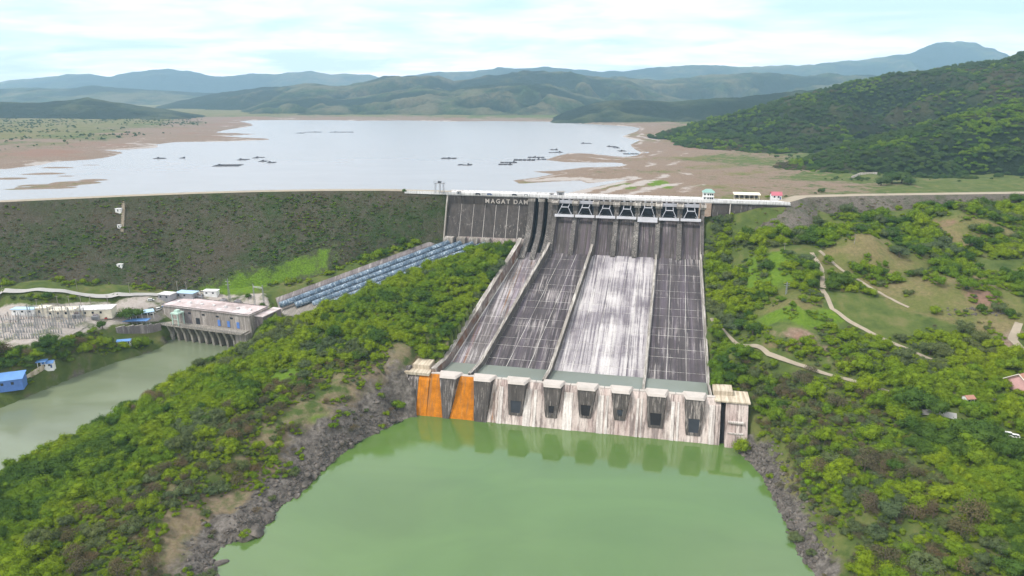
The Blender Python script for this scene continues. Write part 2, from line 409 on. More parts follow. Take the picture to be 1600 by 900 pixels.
# ------------------------------------------------------------------ terrain
CREST_L = [(-1500, 60), (-900, 300), (-560, 448)] + [tuple(P(x, y, 100)[:2]) for x, y in ((0, 316), (100, 311.5), (200, 307), (300, 303), (400, 300), (500, 298.3), (600, 298))] + [tuple(L(-203, 0, 0)[:2])]
CREST_R = [tuple(L(30, 0, 0)[:2]), tuple(L(62, 0, 0)[:2])] + [tuple(P(x, y, 100)[:2]) for x, y in ((1260, 308.5), (1350, 306), (1450, 304.5), (1600, 302.5))] + [(640, 588), (1000, 640), (1700, 720)]
CREST = CREST_L + [tuple(L(0, 0, 0)[:2])] + CREST_R
def crest_y(x): return np.interp(x, [p[0] for p in CREST], [p[1] for p in CREST])
RIVER_Z, LAKE_Z = 10.0, 66.0
POOL_PX = [(345, 900), (330, 880), (333, 862), (360, 848), (398, 842), (415, 820), (440, 790), (470, 770), (500, 738), (530, 712), (560, 690), (600, 670), (634, 654)]
POOL_PX_R = [(1150, 702), (1168, 716), (1190, 742), (1203, 765), (1214, 790), (1228, 815), (1238, 840), (1246, 862), (1275, 898)]
POOL = [(-70, 150), (-95, 205)] + [tuple(P(x, y, 0)[:2]) for x, y in POOL_PX] + [tuple(L(-163, 203, 0)[:2]), tuple(L(14, 203, 0)[:2])] + [tuple(P(x, y, 0)[:2]) for x, y in POOL_PX_R] + [(103, 195), (100, 150), (60, 60), (-40, 60)]
RIVER_PX = [(0, 638), (60, 612), (120, 587), (180, 566), (230, 551), (250, 543), (262, 531), (300, 524), (395, 531), (388, 549), (345, 556), (270, 597), (200, 642), (130, 682), (60, 713), (0, 745)]
RIVER = [(-560, 250)] + [tuple(P(x, y, RIVER_Z)[:2]) for x, y in RIVER_PX] + [(-560, 170)]
def resample_pts(p): return [((a[0] + b[0]) / 2, (a[1] + b[1]) / 2) for a, b in zip(p[:-1], p[1:])] + list(p)
CP = []
def cp(z, *pts):
    for x, y in pts: CP.append(P(x, y, z))
def cpz(*pts):
    for x, y, z in pts: CP.append(P(x, y, z))
cp(0.0, *POOL_PX, *POOL_PX_R)
cpz((420, 890, -8), (520, 820, -8), (640, 725, -8), (800, 760, -8), (1000, 760, -8), (1090, 745, -8), (1160, 800, -8), (1195, 880, -8), (700, 880, -8), (900, 880, -8), (560, 740, -7), (480, 830, -6), (385, 880, -5))
cpz((300, 862, 3), (318, 832, 4), (362, 815, 4.5), (385, 815, 5), (425, 765, 4.5), (470, 742, 4.5), (505, 705, 5), (545, 676, 5.5), (590, 652, 5.5),
    (340, 780, 7.5), (420, 725, 8), (490, 695, 9), (540, 660, 11), (600, 622, 13), (625, 600, 17),
    (440, 655, 17.5), (500, 612, 21), (560, 588, 24), (615, 572, 27), (380, 705, 15.5), (320, 745, 13.5), (285, 790, 11.5), (255, 835, 9), (235, 880, 7.5),
    (400, 620, 22), (330, 610, 19.5), (450, 560, 25), (390, 560, 17), (425, 530, 25), (520, 530, 31), (600, 520, 37), (500, 490, 36), (600, 460, 46), (700, 440, 53), (680, 500, 43), (640, 540, 33),
    (150, 760, 15.5), (60, 760, 14), (0, 790, 14), (200, 680, 17), (270, 640, 19), (0, 880, 13), (100, 850, 12), (220, 760, 15), (300, 690, 19),
    (760, 403, 58.5), (800, 387, 61), (740, 470, 50), (720, 505, 44), (560, 570, 26),
    (690, 374, 63), (640, 395, 58), (600, 410, 53), (520, 437, 43), (470, 452, 38), (430, 462, 35),
    (400, 535, 20), (408, 505, 27), (425, 495, 30))
cp(RIVER_Z, *[q for q in RIVER_PX if q[1] > 535])
cpz((0, 690, 3), (100, 642, 3), (200, 600, 3), (280, 566, 4), (330, 552, 5))
cpz((0, 600, 20), (60, 580, 20.5), (120, 560, 21), (190, 541, 21), (235, 528, 20), (0, 550, 32), (60, 546, 31.5), (100, 537, 30.5), (150, 517, 29), (180, 508, 28), (220, 500, 26.5), (245, 500, 24),
    (0, 520, 34), (0, 500, 35.5), (80, 495, 35), (150, 488, 34), (200, 485, 33), (240, 478, 33), (0, 481, 38.5), (100, 480, 38), (180, 472, 36),
    (0, 452, 51), (60, 452.5, 49), (100, 454, 47), (180, 458, 42), (240, 460, 38), (300, 457, 36.5), (350, 452, 37), (262, 470, 34), (330, 462, 34.5), (410, 465, 34.5))
for b in range(45, 185, 15):
    CP.append(L(wa('left', b) - 9, b, zf(b) + 4.5)); CP.append(L(wa('left', b) - 18, b, zf(b) + 6)); CP.append(L(5, b, zf(b) + 1.5)); CP.append(L(18, b, zf(b) + 2))
CP += [L(5, 25, 70), L(6, 12, 83), L(20, 10, 88), L(40, 6, 95), L(60, 3, 98), L(20, 40, 66), L(-172, 188, 25), L(-176, 202, 3), L(22, 186, 19), L(24, 200, 7)]
for i in range(6): CP.append(L(-200 + 12 * i, 22, 57.5))
cpz((1190, 620, 19), (1215, 690, 13), (1250, 755, 9), (1300, 830, 9), (1350, 895, 11), (1300, 720, 20), (1400, 760, 23), (1500, 800, 25), (1600, 880, 25), (1250, 650, 25), (1350, 650, 28), (1450, 690, 30),
    (1570, 680, 33), (1600, 610, 40), (1480, 645, 36), (1380, 612, 36), (1260, 577, 36), (1150, 540, 42), (1118, 500, 47), (1300, 520, 47), (1200, 515, 47), (1280, 470, 58), (1400, 540, 46), (1500, 540, 48), (1600, 560, 47),
    (1200, 440, 62), (1300, 420, 68), (1330, 385, 78), (1400, 400, 72), (1480, 430, 66), (1600, 480, 60), (1515, 352, 86), (1560, 385, 77), (1600, 400, 74), (1450, 368, 80), (1150, 380, 76), (1250, 362, 82), (1180, 347, 87),
    (1300, 350, 84), (1400, 352, 84), (1600, 352, 85), (-150, 900, 14), (-150, 780, 11), (-150, 690, 3), (-220, 610, 20), (-220, 550, 32), (-220, 500, 36), (-220, 456, 53), (1750, 900, 28), (1750, 700, 34), (1750, 560, 48), (1750, 450, 66), (1750, 370, 84))
CP += [np.array(p) for p in ((-300, 60, 15.), (300, 60, 20.), (0, 100, -7.), (60, 120, -7.), (-50, 120, -6.), (-800, 200, 40.), (-800, 350, 60.), (900, 300, 60.), (900, 500, 85.), (0, 20, -6.), (120, 130, 8.), (-110, 150, 8.))]
for x, y in resample_pts(CREST_L[2:8]):
    CP.append(np.array([x, y - 14, 40.])); CP.append(np.array([x, y - 34, 44.]))
CPA = np.array(CP)
def rbf_fit(p):
    n = len(p); d = np.hypot(p[:, None, 0] - p[None, :, 0], p[:, None, 1] - p[None, :, 1])
    A = np.zeros((n + 3, n + 3)); A[:n, :n] = -d + np.eye(n) * -.0; A[:n, n] = 1; A[:n, n + 1:] = p[:, :2] / 100; A[n:, :n] = A[:n, n:].T
    return np.linalg.lstsq(A, np.concatenate([p[:, 2], np.zeros(3)]), rcond=None)[0]
RW = rbf_fit(CPA)
def rbf(x, y):
    r = RW[len(CPA)] + RW[len(CPA) + 1] * x / 100 + RW[len(CPA) + 2] * y / 100
    for (cx, cy, _), w in zip(CPA, RW): r = r - w * np.hypot(x - cx, y - cy)
    return r
LAKE_PX = [(-300, 281), (0, 265), (60, 258), (92, 252), (150, 249), (186, 241), (190, 238), (165, 235), (205, 233), (243, 231), (246, 228), (240, 226), (270, 222), (350, 221), (420, 218.5), (418, 217), (345, 213), (402, 209.5), (335, 207.5), (345, 204), (380, 199), (396, 195.5), (390, 193), (372, 190),
    (385, 188.2), (440, 187.5), (520, 187.8), (560, 188.6), (640, 188.2), (700, 190), (770, 189), (850, 190), (920, 193.5), (985, 197.5), (1000, 200), (996, 205), (972, 213), (985, 217), (1000, 219), (985, 226), (990, 232), (1002, 238), (996, 243), (975, 246), (965, 245), (930, 240.5), (890, 239.5), (870, 244), (852, 250),
    (880, 253), (970, 254.5), (978, 258), (960, 261), (900, 263), (870, 267), (832, 268), (865, 272), (840, 277), (802, 282), (812, 287), (870, 283.5), (905, 282), (918, 286), (930, 285.5), (950, 283), (985, 280), (955, 287), (925, 293), (890, 301), (870, 306)]
LAKE = [tuple(P(x, y, LAKE_Z)[:2]) for x, y in LAKE_PX] + [tuple(L(-100, -8, 0)[:2]), tuple(L(-200, -10, 0)[:2]), (-262, 520), (-400, 490), (-900, 200), (-1300, 100), (-1300, 700)]
BARS = [(60, 292, 62, 3.0), (118, 286, 36, 2.2), (62, 272, 42, 1.6), (95, 262, 34, 1.2), (20, 279, 30, 1.6), (150, 281, 26, 1.3), (140, 258, 30, 1.0), (105, 275, 22, 1.2)]
PEN0, PEN1 = L(-198.5, 19.5, 62.0), P(437, 477, 30.5)      # axis of the first penstock
PENC, PENW = 10.4, 14.0
def terrain(x, y):
    x = np.asarray(x, float); y = np.asarray(y, float); z = np.zeros(x.shape)
    yc = crest_y(x); near = y < yc + 2
    xn, yn = x[near], y[near]
    h = rbf(xn, yn)
    dp = polydist(xn, yn, POOL); ip = inpoly(xn, yn, POOL); dr = polydist(xn, yn, RIVER); ir = inpoly(xn, yn, RIVER)
    dry = np.clip(np.minimum(np.where(ip, 0, dp), np.where(ir, 0, dr)) / 7, 0, 1)
    rocky = np.where(ip, 0, np.exp(-(dp / 26.0) ** 2)) * (yn > 120)
    h = h + dry * (fbm(xn, yn, 34, 4, 3) * 1.6 + fbm(xn, yn, 8, 3, 5) * .6)
    h = h + np.clip(dry * 1.5, 0, 1) * rocky * (fbm(xn, yn, 15, 4, 21, True) * 2.6 - .3 + np.round(fbm(xn + 40, yn, 9, 2, 8) * 3) * .5)
    for px, py, zz, hh, rr in ((1245, 470, 60, 8, 12), (1215, 420, 66, 9, 16), (1515, 352, 86, 11, 24), (1345, 388, 76, 10, 22), (1440, 400, 73, 4, 12), (1250, 505, 55, 6, 15), (1480, 450, 64, 5, 18)):
        c = P(px, py, zz); h = h + hh * np.exp(-((xn - c[0]) ** 2 + (yn - c[1]) ** 2) / rr ** 2)
    h = np.where(ip, np.minimum(h, -.25 - np.clip(dp * .25, 0, 6)), np.where(dp < 30, np.maximum(h, np.clip(dp * .35, .05, 2.2)), h))
    h = np.where(ir, np.minimum(h, RIVER_Z - .3 - np.clip(dr * .3, 0, 5)), np.where((dr < 40) & ~ip, np.maximum(h, RIVER_Z + np.clip(dr * .3, .05, 1.2)), h))
    a, b = ab_of(xn, yn)
    t = np.clip((b - B0) / (BL - B0), 0, 1.1)
    fl = np.interp(b, [-10, 0, 6, 34, 172, 186, 205], [50, 50, 60, 55, 12, 8, -9])
    ins = (a > WALLS['left'][0] - 2 + (WALLS['left'][1] - WALLS['left'][0]) * t) & (a < .8) & (b > -6) & (b < 203)
    h = np.where(ins, np.minimum(h, fl), h)
    ins2 = (a > -164) & (a < 20) & (b > 184) & (b < 203); h = np.where(ins2, np.minimum(h, np.interp(b, [184, 203], [8, -9])), h)
    p0, p1 = PEN0[:2], PEN1[:2]; dd = p1 - p0; ll = float(np.hypot(*dd)); ex_, ey_ = dd / ll
    al = (xn - p0[0]) * ex_ + (yn - p0[1]) * ey_; cr = -(xn - p0[0]) * ey_ + (yn - p0[1]) * ex_
    pz = PEN0[2] + (PEN1[2] - PEN0[2]) * np.clip(al / ll, -.1, 1.05) - 5.2
    lim = pz + np.where(cr > PENC, np.maximum(0, cr - PENC - PENW) * .22, np.maximum(0, PENC - cr - PENW) * .8)
    h = np.where((al > -30) & (al < ll + 6), np.minimum(h, lim), h)
    z[near] = h
    far = ~near; xf, yf = x[far], y[far]
    d = polydist(xf, yf, LAKE); il = inpoly(xf, yf, LAKE)
    n = fbm(xf, yf, 60, 4, 31)
    land = LAKE_Z + .15 + np.clip(d * .06, 0, 2.2) + 6 * (1 - np.exp(-d / 160)) * (1 + .5 * n) + np.clip(d, 0, 30) / 30 * n * .9 + np.clip(d, 0, 12) / 12 * np.round(2.2 * fbm(xf, yf, 70, 3, 37)) * .9
    bed = LAKE_Z - .2 - np.clip(d * .05, 0, 7)
    for px, py, rx, rh in BARS:
        c = P(px, py, LAKE_Z); e = ((xf - c[0]) / (rx * .9)) ** 2 + ((yf - c[1]) / (rh * 9)) ** 2
        nn = fbm(xf * .5, yf, 26, 4, 44)
        bed = np.maximum(bed, LAKE_Z + .8 - 1.1 * e - 1.3 * (nn - .02))
    hz = np.where(il, bed, land)
    z[far] = np.where(yf < yc[far] + 14, np.minimum(hz, 62), hz)
    return z
def spaced(lo, hi, fine0, fine1, step, g):
    a = list(np.arange(fine0, fine1 + .01, step)); s = step; p = fine1
    while p < hi: s = s * g; p += s; a.append(p)
    s = step; p = fine0
    while p > lo: s = s * g; p -= s; a.insert(0, p)
    return np.array(a)
GX = spaced(-9000, 9000, -430, 440, 2.1, 1.045)
GY1 = list(np.arange(120, 640, 2.1)); GY = list(np.arange(-400, 120, 20)) + GY1; _p = GY[-1]
while _p < 13000:
    _p += max(2.1, .0105 * (_p - 420)); GY.append(_p)
GY = np.array(GY)
GXX, GYY = np.meshgrid(GX, GY); GZZ = terrain(GXX, GYY)
def ground_z(x, y):
    x = np.asarray(x, float); y = np.asarray(y, float)
    i = np.clip(np.searchsorted(GX, x) - 1, 0, len(GX) - 2); j = np.clip(np.searchsorted(GY, y) - 1, 0, len(GY) - 2)
    fx = (x - GX[i]) / (GX[i + 1] - GX[i]); fy = (y - GY[j]) / (GY[j + 1] - GY[j])
    return GZZ[j, i] * (1 - fx) * (1 - fy) + GZZ[j, i + 1] * fx * (1 - fy) + GZZ[j + 1, i] * (1 - fx) * fy + GZZ[j + 1, i + 1] * fx * fy
def hit(px, py, s0=140.0, s1=2500.0):
    """the place on the ground seen at a picture point"""
    d = ray(px, py); s = np.arange(s0, s1, 1.0)
    k = np.nonzero(CZ + d[2] * s < ground_z(d[0] * s, d[1] * s))[0]
    s = s[k[0]] - .5 if len(k) else s1
    x, y = d[0] * s, d[1] * s
    return np.array([x, y, float(ground_z(x, y))])
def to_place(poly): return [tuple(hit(x, y)[:2]) for x, y in poly]
DRY_E = [[(1268, 405), (1290, 385), (1330, 367), (1390, 372), (1400, 397), (1450, 400), (1475, 422), (1530, 430), (1600, 465), (1600, 505), (1560, 525), (1480, 502), (1400, 482), (1340, 440)],
         [(1448, 345), (1480, 338), (1530, 340), (1590, 365), (1575, 385), (1540, 372), (1510, 390), (1470, 372)], [(1180, 490), (1200, 470), (1215, 455), (1255, 455), (1290, 475), (1260, 486)]]
SOIL_E = [[(1190, 525), (1260, 515), (1305, 540), (1300, 565), (1250, 555)], [(640, 578), (600, 583), (560, 590), (500, 617), (450, 650), (400, 690), (340, 738), (300, 770), (265, 800), (250, 850), (285, 800), (335, 760), (400, 702), (450, 668), (500, 634), (560, 604), (610, 590), (640, 590)],
          [(300, 790), (350, 750), (385, 770), (390, 820), (330, 840), (290, 880), (250, 890), (255, 850)], [(1540, 515), (1600, 490), (1600, 560), (1570, 550)], [(1530, 615), (1600, 612), (1600, 632), (1540, 628)]]
RED_E = [[(1200, 535), (1250, 520), (1275, 545), (1230, 552)], [(1500, 450), (1560, 455), (1570, 480), (1510, 475)], [(1450, 345), (1500, 340), (1520, 352), (1470, 360)]]
LIME_E = [[(305, 455), (350, 432), (420, 420), (490, 392), (520, 395), (500, 420), (440, 440), (400, 455), (350, 462)], [(1160, 452), (1170, 402), (1245, 398), (1262, 440), (1205, 455)], [(1180, 500), (1300, 485), (1330, 500), (1260, 512), (1195, 512)], [(1330, 370), (1395, 375), (1400, 395), (1350, 385)],
          [(400, 585), (460, 565), (480, 580), (430, 600)], [(470, 650), (520, 640), (500, 668)]]
YARD_E = [[(-40, 478), (60, 475), (180, 470), (250, 462), (310, 456), (420, 458), (425, 482), (260, 500), (185, 508), (120, 528), (65, 546), (-40, 556)]]
YP = [to_place(p) for p in YARD_E]; DP = [to_place(p) for p in DRY_E]; SP_ = [to_place(p) for p in SOIL_E]; RP = [to_place(p) for p in RED_E]; LP = [to_place(p) for p in LIME_E]
def soft(x, y, polys, w=5.0):
    r = np.zeros(x.shape)
    for p in polys:
        d = polydist(x, y, p); d = np.where(inpoly(x, y, p), d, -d); r = np.maximum(r, np.clip(.5 + d / w, 0, 1))
    return r
def build_ground():
    x, y, z = GXX.ravel(), GYY.ravel(), GZZ.ravel(); n = len(x)
    m1 = np.zeros((n, 4), np.float32); m2 = np.zeros((n, 4), np.float32); m1[:, 3] = m2[:, 3] = 1
    w = (np.abs(x) < 700) & (y < 660) & (y > 100); xs, ys = x[w], y[w]
    m1[w, 0] = np.maximum(soft(xs, ys, SP_, 9) * .62, .12); m1[w, 1] = soft(xs, ys, LP, 14) * .95; m2[w, 1] = soft(xs, ys, DP, 12); m2[w, 0] = soft(xs, ys, RP, 14) * .7; m2[w, 2] = soft(xs, ys, YP, 3) * .62
    dp = polydist(xs, ys, POOL); ip = inpoly(xs, ys, POOL)
    rk = np.clip(1.15 - np.where(ip, 0, dp) / ((12 + 9 * fbm(xs, ys, 26, 3, 9)) * np.where(xs < 20, 1.9, .8)), 0, 1)
    cl = np.clip(np.where(xs < 20, .78, .36) - np.where(ip, 0, dp) / 95, 0, 1) * (ys > 100); m1[w, 0] = np.maximum(m1[w, 0], cl)
    m2[w, 1] = np.maximum(m2[w, 1], np.where(ys > 140, .62 * np.exp(-dp / 50), 0))
    dr = polydist(xs, ys, RIVER); ir = inpoly(xs, ys, RIVER)
    m1[w, 2] = np.maximum(rk, np.clip(.45 - np.where(ir, 0, dr) / 5, 0, 1))
    far = y > crest_y(x) + 2; xf, yf = x[far], y[far]
    d = polydist(xf, yf, LAKE); nn = fbm(xf, yf, 90, 4, 61); n2 = fbm(xf, yf * 2.5, 160, 4, 67)
    left = xf < -200; n3 = fbm(xf * .6, yf, 75, 4, 83); n4 = fbm(xf * .5, yf, 55, 4, 87)
    m1[far, 0] = np.clip(1.0 - np.where(left, d / 620, d / 420) + nn * .45, 0, 1)
    m2[far, 0] = np.clip(.35 * (1 - np.abs(d - 110) / 150) + n3 * .9 - np.where(left, 0, .25), 0, .8)
    m2[far, 2] = np.clip(.2 + n2 * .9 - d / 300 + .5 * np.sin(d / 6 + 4 * nn) * np.exp(-d / 120), 0, .8)
    m2[far, 1] = np.where(left, np.clip((d - 120) / 400 + n4 * .9, 0, .9), np.clip(n4 * .9 + .1, 0, .6))
    g2 = np.zeros(xf.shape)
    for px, py, r in ((978, 293, 9), (1030, 292, 11)):
        c = P(px, py, 68); g2 = np.maximum(g2, 1.5 * np.exp(-((xf - c[0]) / r / 1.2) ** 2 - ((yf - c[1]) / r / 4) ** 2))
    m1[far, 1] = np.clip(g2, 0, 1.1)
    me = grid_mesh('ground', GXX, GYY, GZZ, M['ground'])
    for nm, a in (('mask', m1), ('mask2', m2)):
        at = me.attributes.new(nm, 'FLOAT_COLOR', 'POINT'); at.data.foreach_set('color', a.ravel())
    props(obj('ground', me), kind='structure')
build_ground()
def sheet(name, mat, poly, z, label=None):
    mb = MB(); mb.add([(x, y, z) for x, y in poly], [tuple(range(len(poly)))])
    o = mb.build(name, M[mat]); props(o, kind='structure'); return o
def rect_sheet(name, mat, x0, x1, y0, y1, z):
    X, Y = np.meshgrid(np.linspace(x0, x1, 12), np.linspace(y0, y1, 12))
    return props(obj(name, grid_mesh(name, X, Y, np.full(X.shape, z), M[mat])), kind='structure')
# the water bodies: green plunge pool, tailrace river, reservoir
def clip_sheet(name, mat, poly, z, grow):
    c = np.mean(np.array(poly), 0); out = []
    n = len(poly)
    area = sum(poly[i][0] * poly[(i + 1) % n][1] - poly[(i + 1) % n][0] * poly[i][1] for i in range(n))
    for i in range(n):
        p0, p1, p2 = np.array(poly[i - 1]), np.array(poly[i]), np.array(poly[(i + 1) % n])
        t = p2 - p0; t = t / (np.hypot(*t) + 1e-9); nrm = np.array([t[1], -t[0]]) * (1 if area > 0 else -1)
        out.append(tuple(p1 + nrm * grow))
    return sheet(name, mat, out, z)
clip_sheet('plunge_pool_water', 'water_pool', POOL, 0.0, 3.0)
clip_sheet('river_water', 'water_river', RIVER, RIVER_Z, 2.0)
sheet('lake_water', 'water_lake', [(-8000, 9000), (-8000, 900), (-1500, 420), (-900, 420)] + [(p[0], p[1] + 4) for p in CREST_L[2:]] + [tuple(L(0, -2, 0)[:2])] + [(p[0], p[1] + 4) for p in CREST_R[:5]] + [(3000, 1200), (3000, 9000)], LAKE_Z)

# ------------------------------------------------------------------ embankments either side of the concrete dam
def resample(pts, step):
    out = [np.array(pts[0], float)]
    for a, b in zip(pts[:-1], pts[1:]):
        a, b = np.array(a, float), np.array(b, float); n = max(1, int(np.hypot(*(b - a)) / step))
        out += [a + (b - a) * (i + 1) / n for i in range(n)]
    return np.array(out)
EMB_ATTR = []
def embankment(crest, label, mat, slope_l, slope_r, s, taper=0):
    root = thing('embankment_dam', (crest[len(crest) // 2][0], crest[len(crest) // 2][1], 100), label, 'dam')
    o3 = np.array(root.location)
    c = resample(crest, 4.0); tan = np.gradient(c, axis=0); k = np.ones(9) / 9
    for i in (0, 1): tan[:, i] = np.convolve(np.pad(tan[:, i], 4, 'edge'), k, 'valid')
    tan /= np.hypot(tan[:, 0], tan[:, 1])[:, None]; nd = np.stack([tan[:, 1], -tan[:, 0]], 1)
    nd *= np.sign(-(nd[:, 1:2]))
    slope = np.linspace(slope_l, slope_r, len(c))
    if not taper:
        rem = np.hypot(*np.diff(c, axis=0).T)[::-1].cumsum()[::-1]; rem = np.append(rem, 0)
        slope = np.minimum(slope, np.interp(rem, [0, 18, 40, 70, 110], [.42, .50, .66, .90, 1.3]))
    off = np.concatenate([[-58, -13, -11], [0], np.cumsum(np.full(36, 2.8))])
    zz = np.where(off <= 0, np.where(off < -12, 100 - (-off - 11) / 1.2, 100.0), 0)
    X = c[:, 0:1] + nd[:, 0:1] * off; Y = c[:, 1:2] + nd[:, 1:2] * off
    Z = np.where(off <= 0, zz, 100 - np.maximum(off, 0) / slope[:, None])
    fa = np.clip(off / 8, 0, 1) * (fbm(X, Y, 26, 4, s) * 1.3 + fbm(X, Y, 6, 2, s + 5) * .5)
    Z = Z + fa
    if taper:
        run = np.concatenate([[0], np.cumsum(np.hypot(*np.diff(c, axis=0).T))])[:, None]
        Z = np.where(off >= 0, np.minimum(Z, 100 - np.clip(taper - run, 0, 99) / 1.6 - .02 * (off >= 0)), Z)
    face = off >= 0
    fm = grid_mesh('rubble_face', (X[:, face] - o3[0]), (Y[:, face] - o3[1]), (Z[:, face] - 100), M[mat]); obj('rubble_face', fm, root)
    EMB_ATTR.append((fm, X[:, face].ravel(), Y[:, face].ravel()))
    up = off <= -11
    obj('upstream_face', grid_mesh('upstream_face', (X[:, up] - o3[0]), (Y[:, up] - o3[1]), (Z[:, up] - 100), M['rock']), root)
    tp = (off >= -11) & (off <= 0)
    obj('crest_road', grid_mesh('crest_road', (X[:, tp] - o3[0]), (Y[:, tp] - o3[1]), (Z[:, tp] - 100) + .02, M['dirt_track']), root)
    return root, c, nd, slope
EMB_L = embankment(CREST_L, 'long rubble and grass covered embankment left of the concrete dam', 'embank_left', 1.30, 1.12, 70)
EMB_R = embankment(CREST_R, 'dark rocky embankment with grassy crest right of the spillway', 'embank_right', 1.45, 1.5, 90, 34)
#@@HILLS
# ------------------------------------------------------------------ hills and mountains beyond the reservoir
def hill(name, mat, pts, base, spur, amp, step=6.0, rows=46, s=0, back=.7):
    if pts[0][0] < 0: pts = [(-800, pts[0][1] + 10, pts[0][2], pts[0][3])] + list(pts)
    if pts[-1][0] > 1700: pts = list(pts) + [(2000, pts[-1][1] + 6, *pts[-1][2:]), (2600, pts[-1][1] + 60, *pts[-1][2:])]
    px = np.arange(pts[0][0], pts[-1][0] + .1, step); a = np.array(pts, float)
    py = np.interp(px, a[:, 0], a[:, 1]); hh = np.interp(px, a[:, 0], a[:, 2]); dd = np.interp(px, a[:, 0], a[:, 3])
    t = np.concatenate([np.linspace(0, 1, rows), 1 + np.linspace(.06, 1, 10)])
    py = py + (2.4 if spur > 1000 else 1.5 if spur > 400 else .9) * fbm(px, px * 0 + s, 46, 5, s + 21)
    crest = np.array([Q(x, y, h) for x, y, h in zip(px, py, hh)])
    H = np.where(t[:, None] <= 1, hh - dd * (1 - t[:, None]), hh + dd * back * (t[:, None] - 1))
    X = (px - 800) / F * (CT * H + (CZ - 75) * ST)
    Y = H
    prof = np.where(t <= 1, np.sin(np.clip(t, 0, 1) * math.pi / 2) ** 1.25, np.cos(np.clip(t - 1, 0, 1) * math.pi / 2) ** 1.3)[:, None]
    n = fbm(X, Y, spur, 5, s, True); n2 = fbm(X, Y, spur * .35, 4, s + 9)
    crest_z = np.maximum(crest[:, 2], base + 2)[None, :]
    mid = np.clip(4 * prof * (1 - prof), 0, 1)
    Z = base - 4 + (crest_z - base + 4) * (prof + amp * mid * np.minimum(n - .52, .10) + (.10 * n2 + .05 * fbm(X, Y, spur * .12, 3, s + 15)) * np.sqrt(np.clip(prof, 0, 1)))
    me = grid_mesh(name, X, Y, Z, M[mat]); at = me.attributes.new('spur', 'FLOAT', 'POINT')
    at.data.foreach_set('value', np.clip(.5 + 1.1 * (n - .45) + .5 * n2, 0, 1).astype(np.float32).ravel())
    return obj(name, me), X, Y, Z
def rng(pts, h, d): return [(x, y, h, d) for x, y in pts]
def srt(name, *a, **k): o = hill(name, *a, **k); props(o[0], kind='structure'); return o
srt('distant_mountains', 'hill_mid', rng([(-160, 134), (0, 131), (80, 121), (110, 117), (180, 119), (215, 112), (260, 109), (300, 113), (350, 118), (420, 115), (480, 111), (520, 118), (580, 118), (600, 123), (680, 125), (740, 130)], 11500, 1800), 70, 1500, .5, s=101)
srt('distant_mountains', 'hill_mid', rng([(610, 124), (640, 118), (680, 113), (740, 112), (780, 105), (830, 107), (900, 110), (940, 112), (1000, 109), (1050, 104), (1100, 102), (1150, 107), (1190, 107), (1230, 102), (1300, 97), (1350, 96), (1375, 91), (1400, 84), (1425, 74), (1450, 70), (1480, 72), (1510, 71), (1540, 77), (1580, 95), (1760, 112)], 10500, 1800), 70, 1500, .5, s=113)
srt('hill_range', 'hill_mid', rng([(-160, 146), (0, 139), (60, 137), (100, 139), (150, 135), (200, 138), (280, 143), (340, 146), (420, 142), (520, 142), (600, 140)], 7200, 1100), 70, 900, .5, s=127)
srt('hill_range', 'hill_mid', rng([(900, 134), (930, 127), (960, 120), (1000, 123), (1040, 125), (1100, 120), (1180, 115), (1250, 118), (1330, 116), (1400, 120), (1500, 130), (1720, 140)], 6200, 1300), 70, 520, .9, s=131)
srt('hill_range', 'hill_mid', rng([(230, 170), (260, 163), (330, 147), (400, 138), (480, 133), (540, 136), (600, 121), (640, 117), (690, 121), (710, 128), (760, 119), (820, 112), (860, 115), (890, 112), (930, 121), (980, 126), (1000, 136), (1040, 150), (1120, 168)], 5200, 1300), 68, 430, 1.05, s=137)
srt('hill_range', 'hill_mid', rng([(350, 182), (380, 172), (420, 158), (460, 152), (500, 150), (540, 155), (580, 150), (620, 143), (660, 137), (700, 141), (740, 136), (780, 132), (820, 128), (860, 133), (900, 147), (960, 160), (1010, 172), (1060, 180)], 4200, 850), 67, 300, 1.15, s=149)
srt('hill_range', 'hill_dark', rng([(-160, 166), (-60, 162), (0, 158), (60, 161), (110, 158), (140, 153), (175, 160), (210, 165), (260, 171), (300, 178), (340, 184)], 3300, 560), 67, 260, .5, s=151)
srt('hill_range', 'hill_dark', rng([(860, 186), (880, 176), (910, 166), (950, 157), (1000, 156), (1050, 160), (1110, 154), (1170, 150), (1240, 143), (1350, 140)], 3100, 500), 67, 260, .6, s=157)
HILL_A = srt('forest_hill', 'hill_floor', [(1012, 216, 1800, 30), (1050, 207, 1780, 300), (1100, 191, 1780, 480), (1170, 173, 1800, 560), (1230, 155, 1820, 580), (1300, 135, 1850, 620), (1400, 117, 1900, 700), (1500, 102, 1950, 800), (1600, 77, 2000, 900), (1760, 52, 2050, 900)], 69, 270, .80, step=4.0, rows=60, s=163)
HILL_B = srt('forest_hill', 'hill_floor', [(1210, 268, 1020, 10), (1260, 250, 1080, 130), (1320, 229, 1120, 230), (1400, 207, 1150, 330), (1480, 183, 1180, 400), (1550, 168, 1200, 440), (1600, 156, 1220, 480), (1760, 132, 1250, 500)], 72, 150, .62, step=4.0, rows=60, s=173)
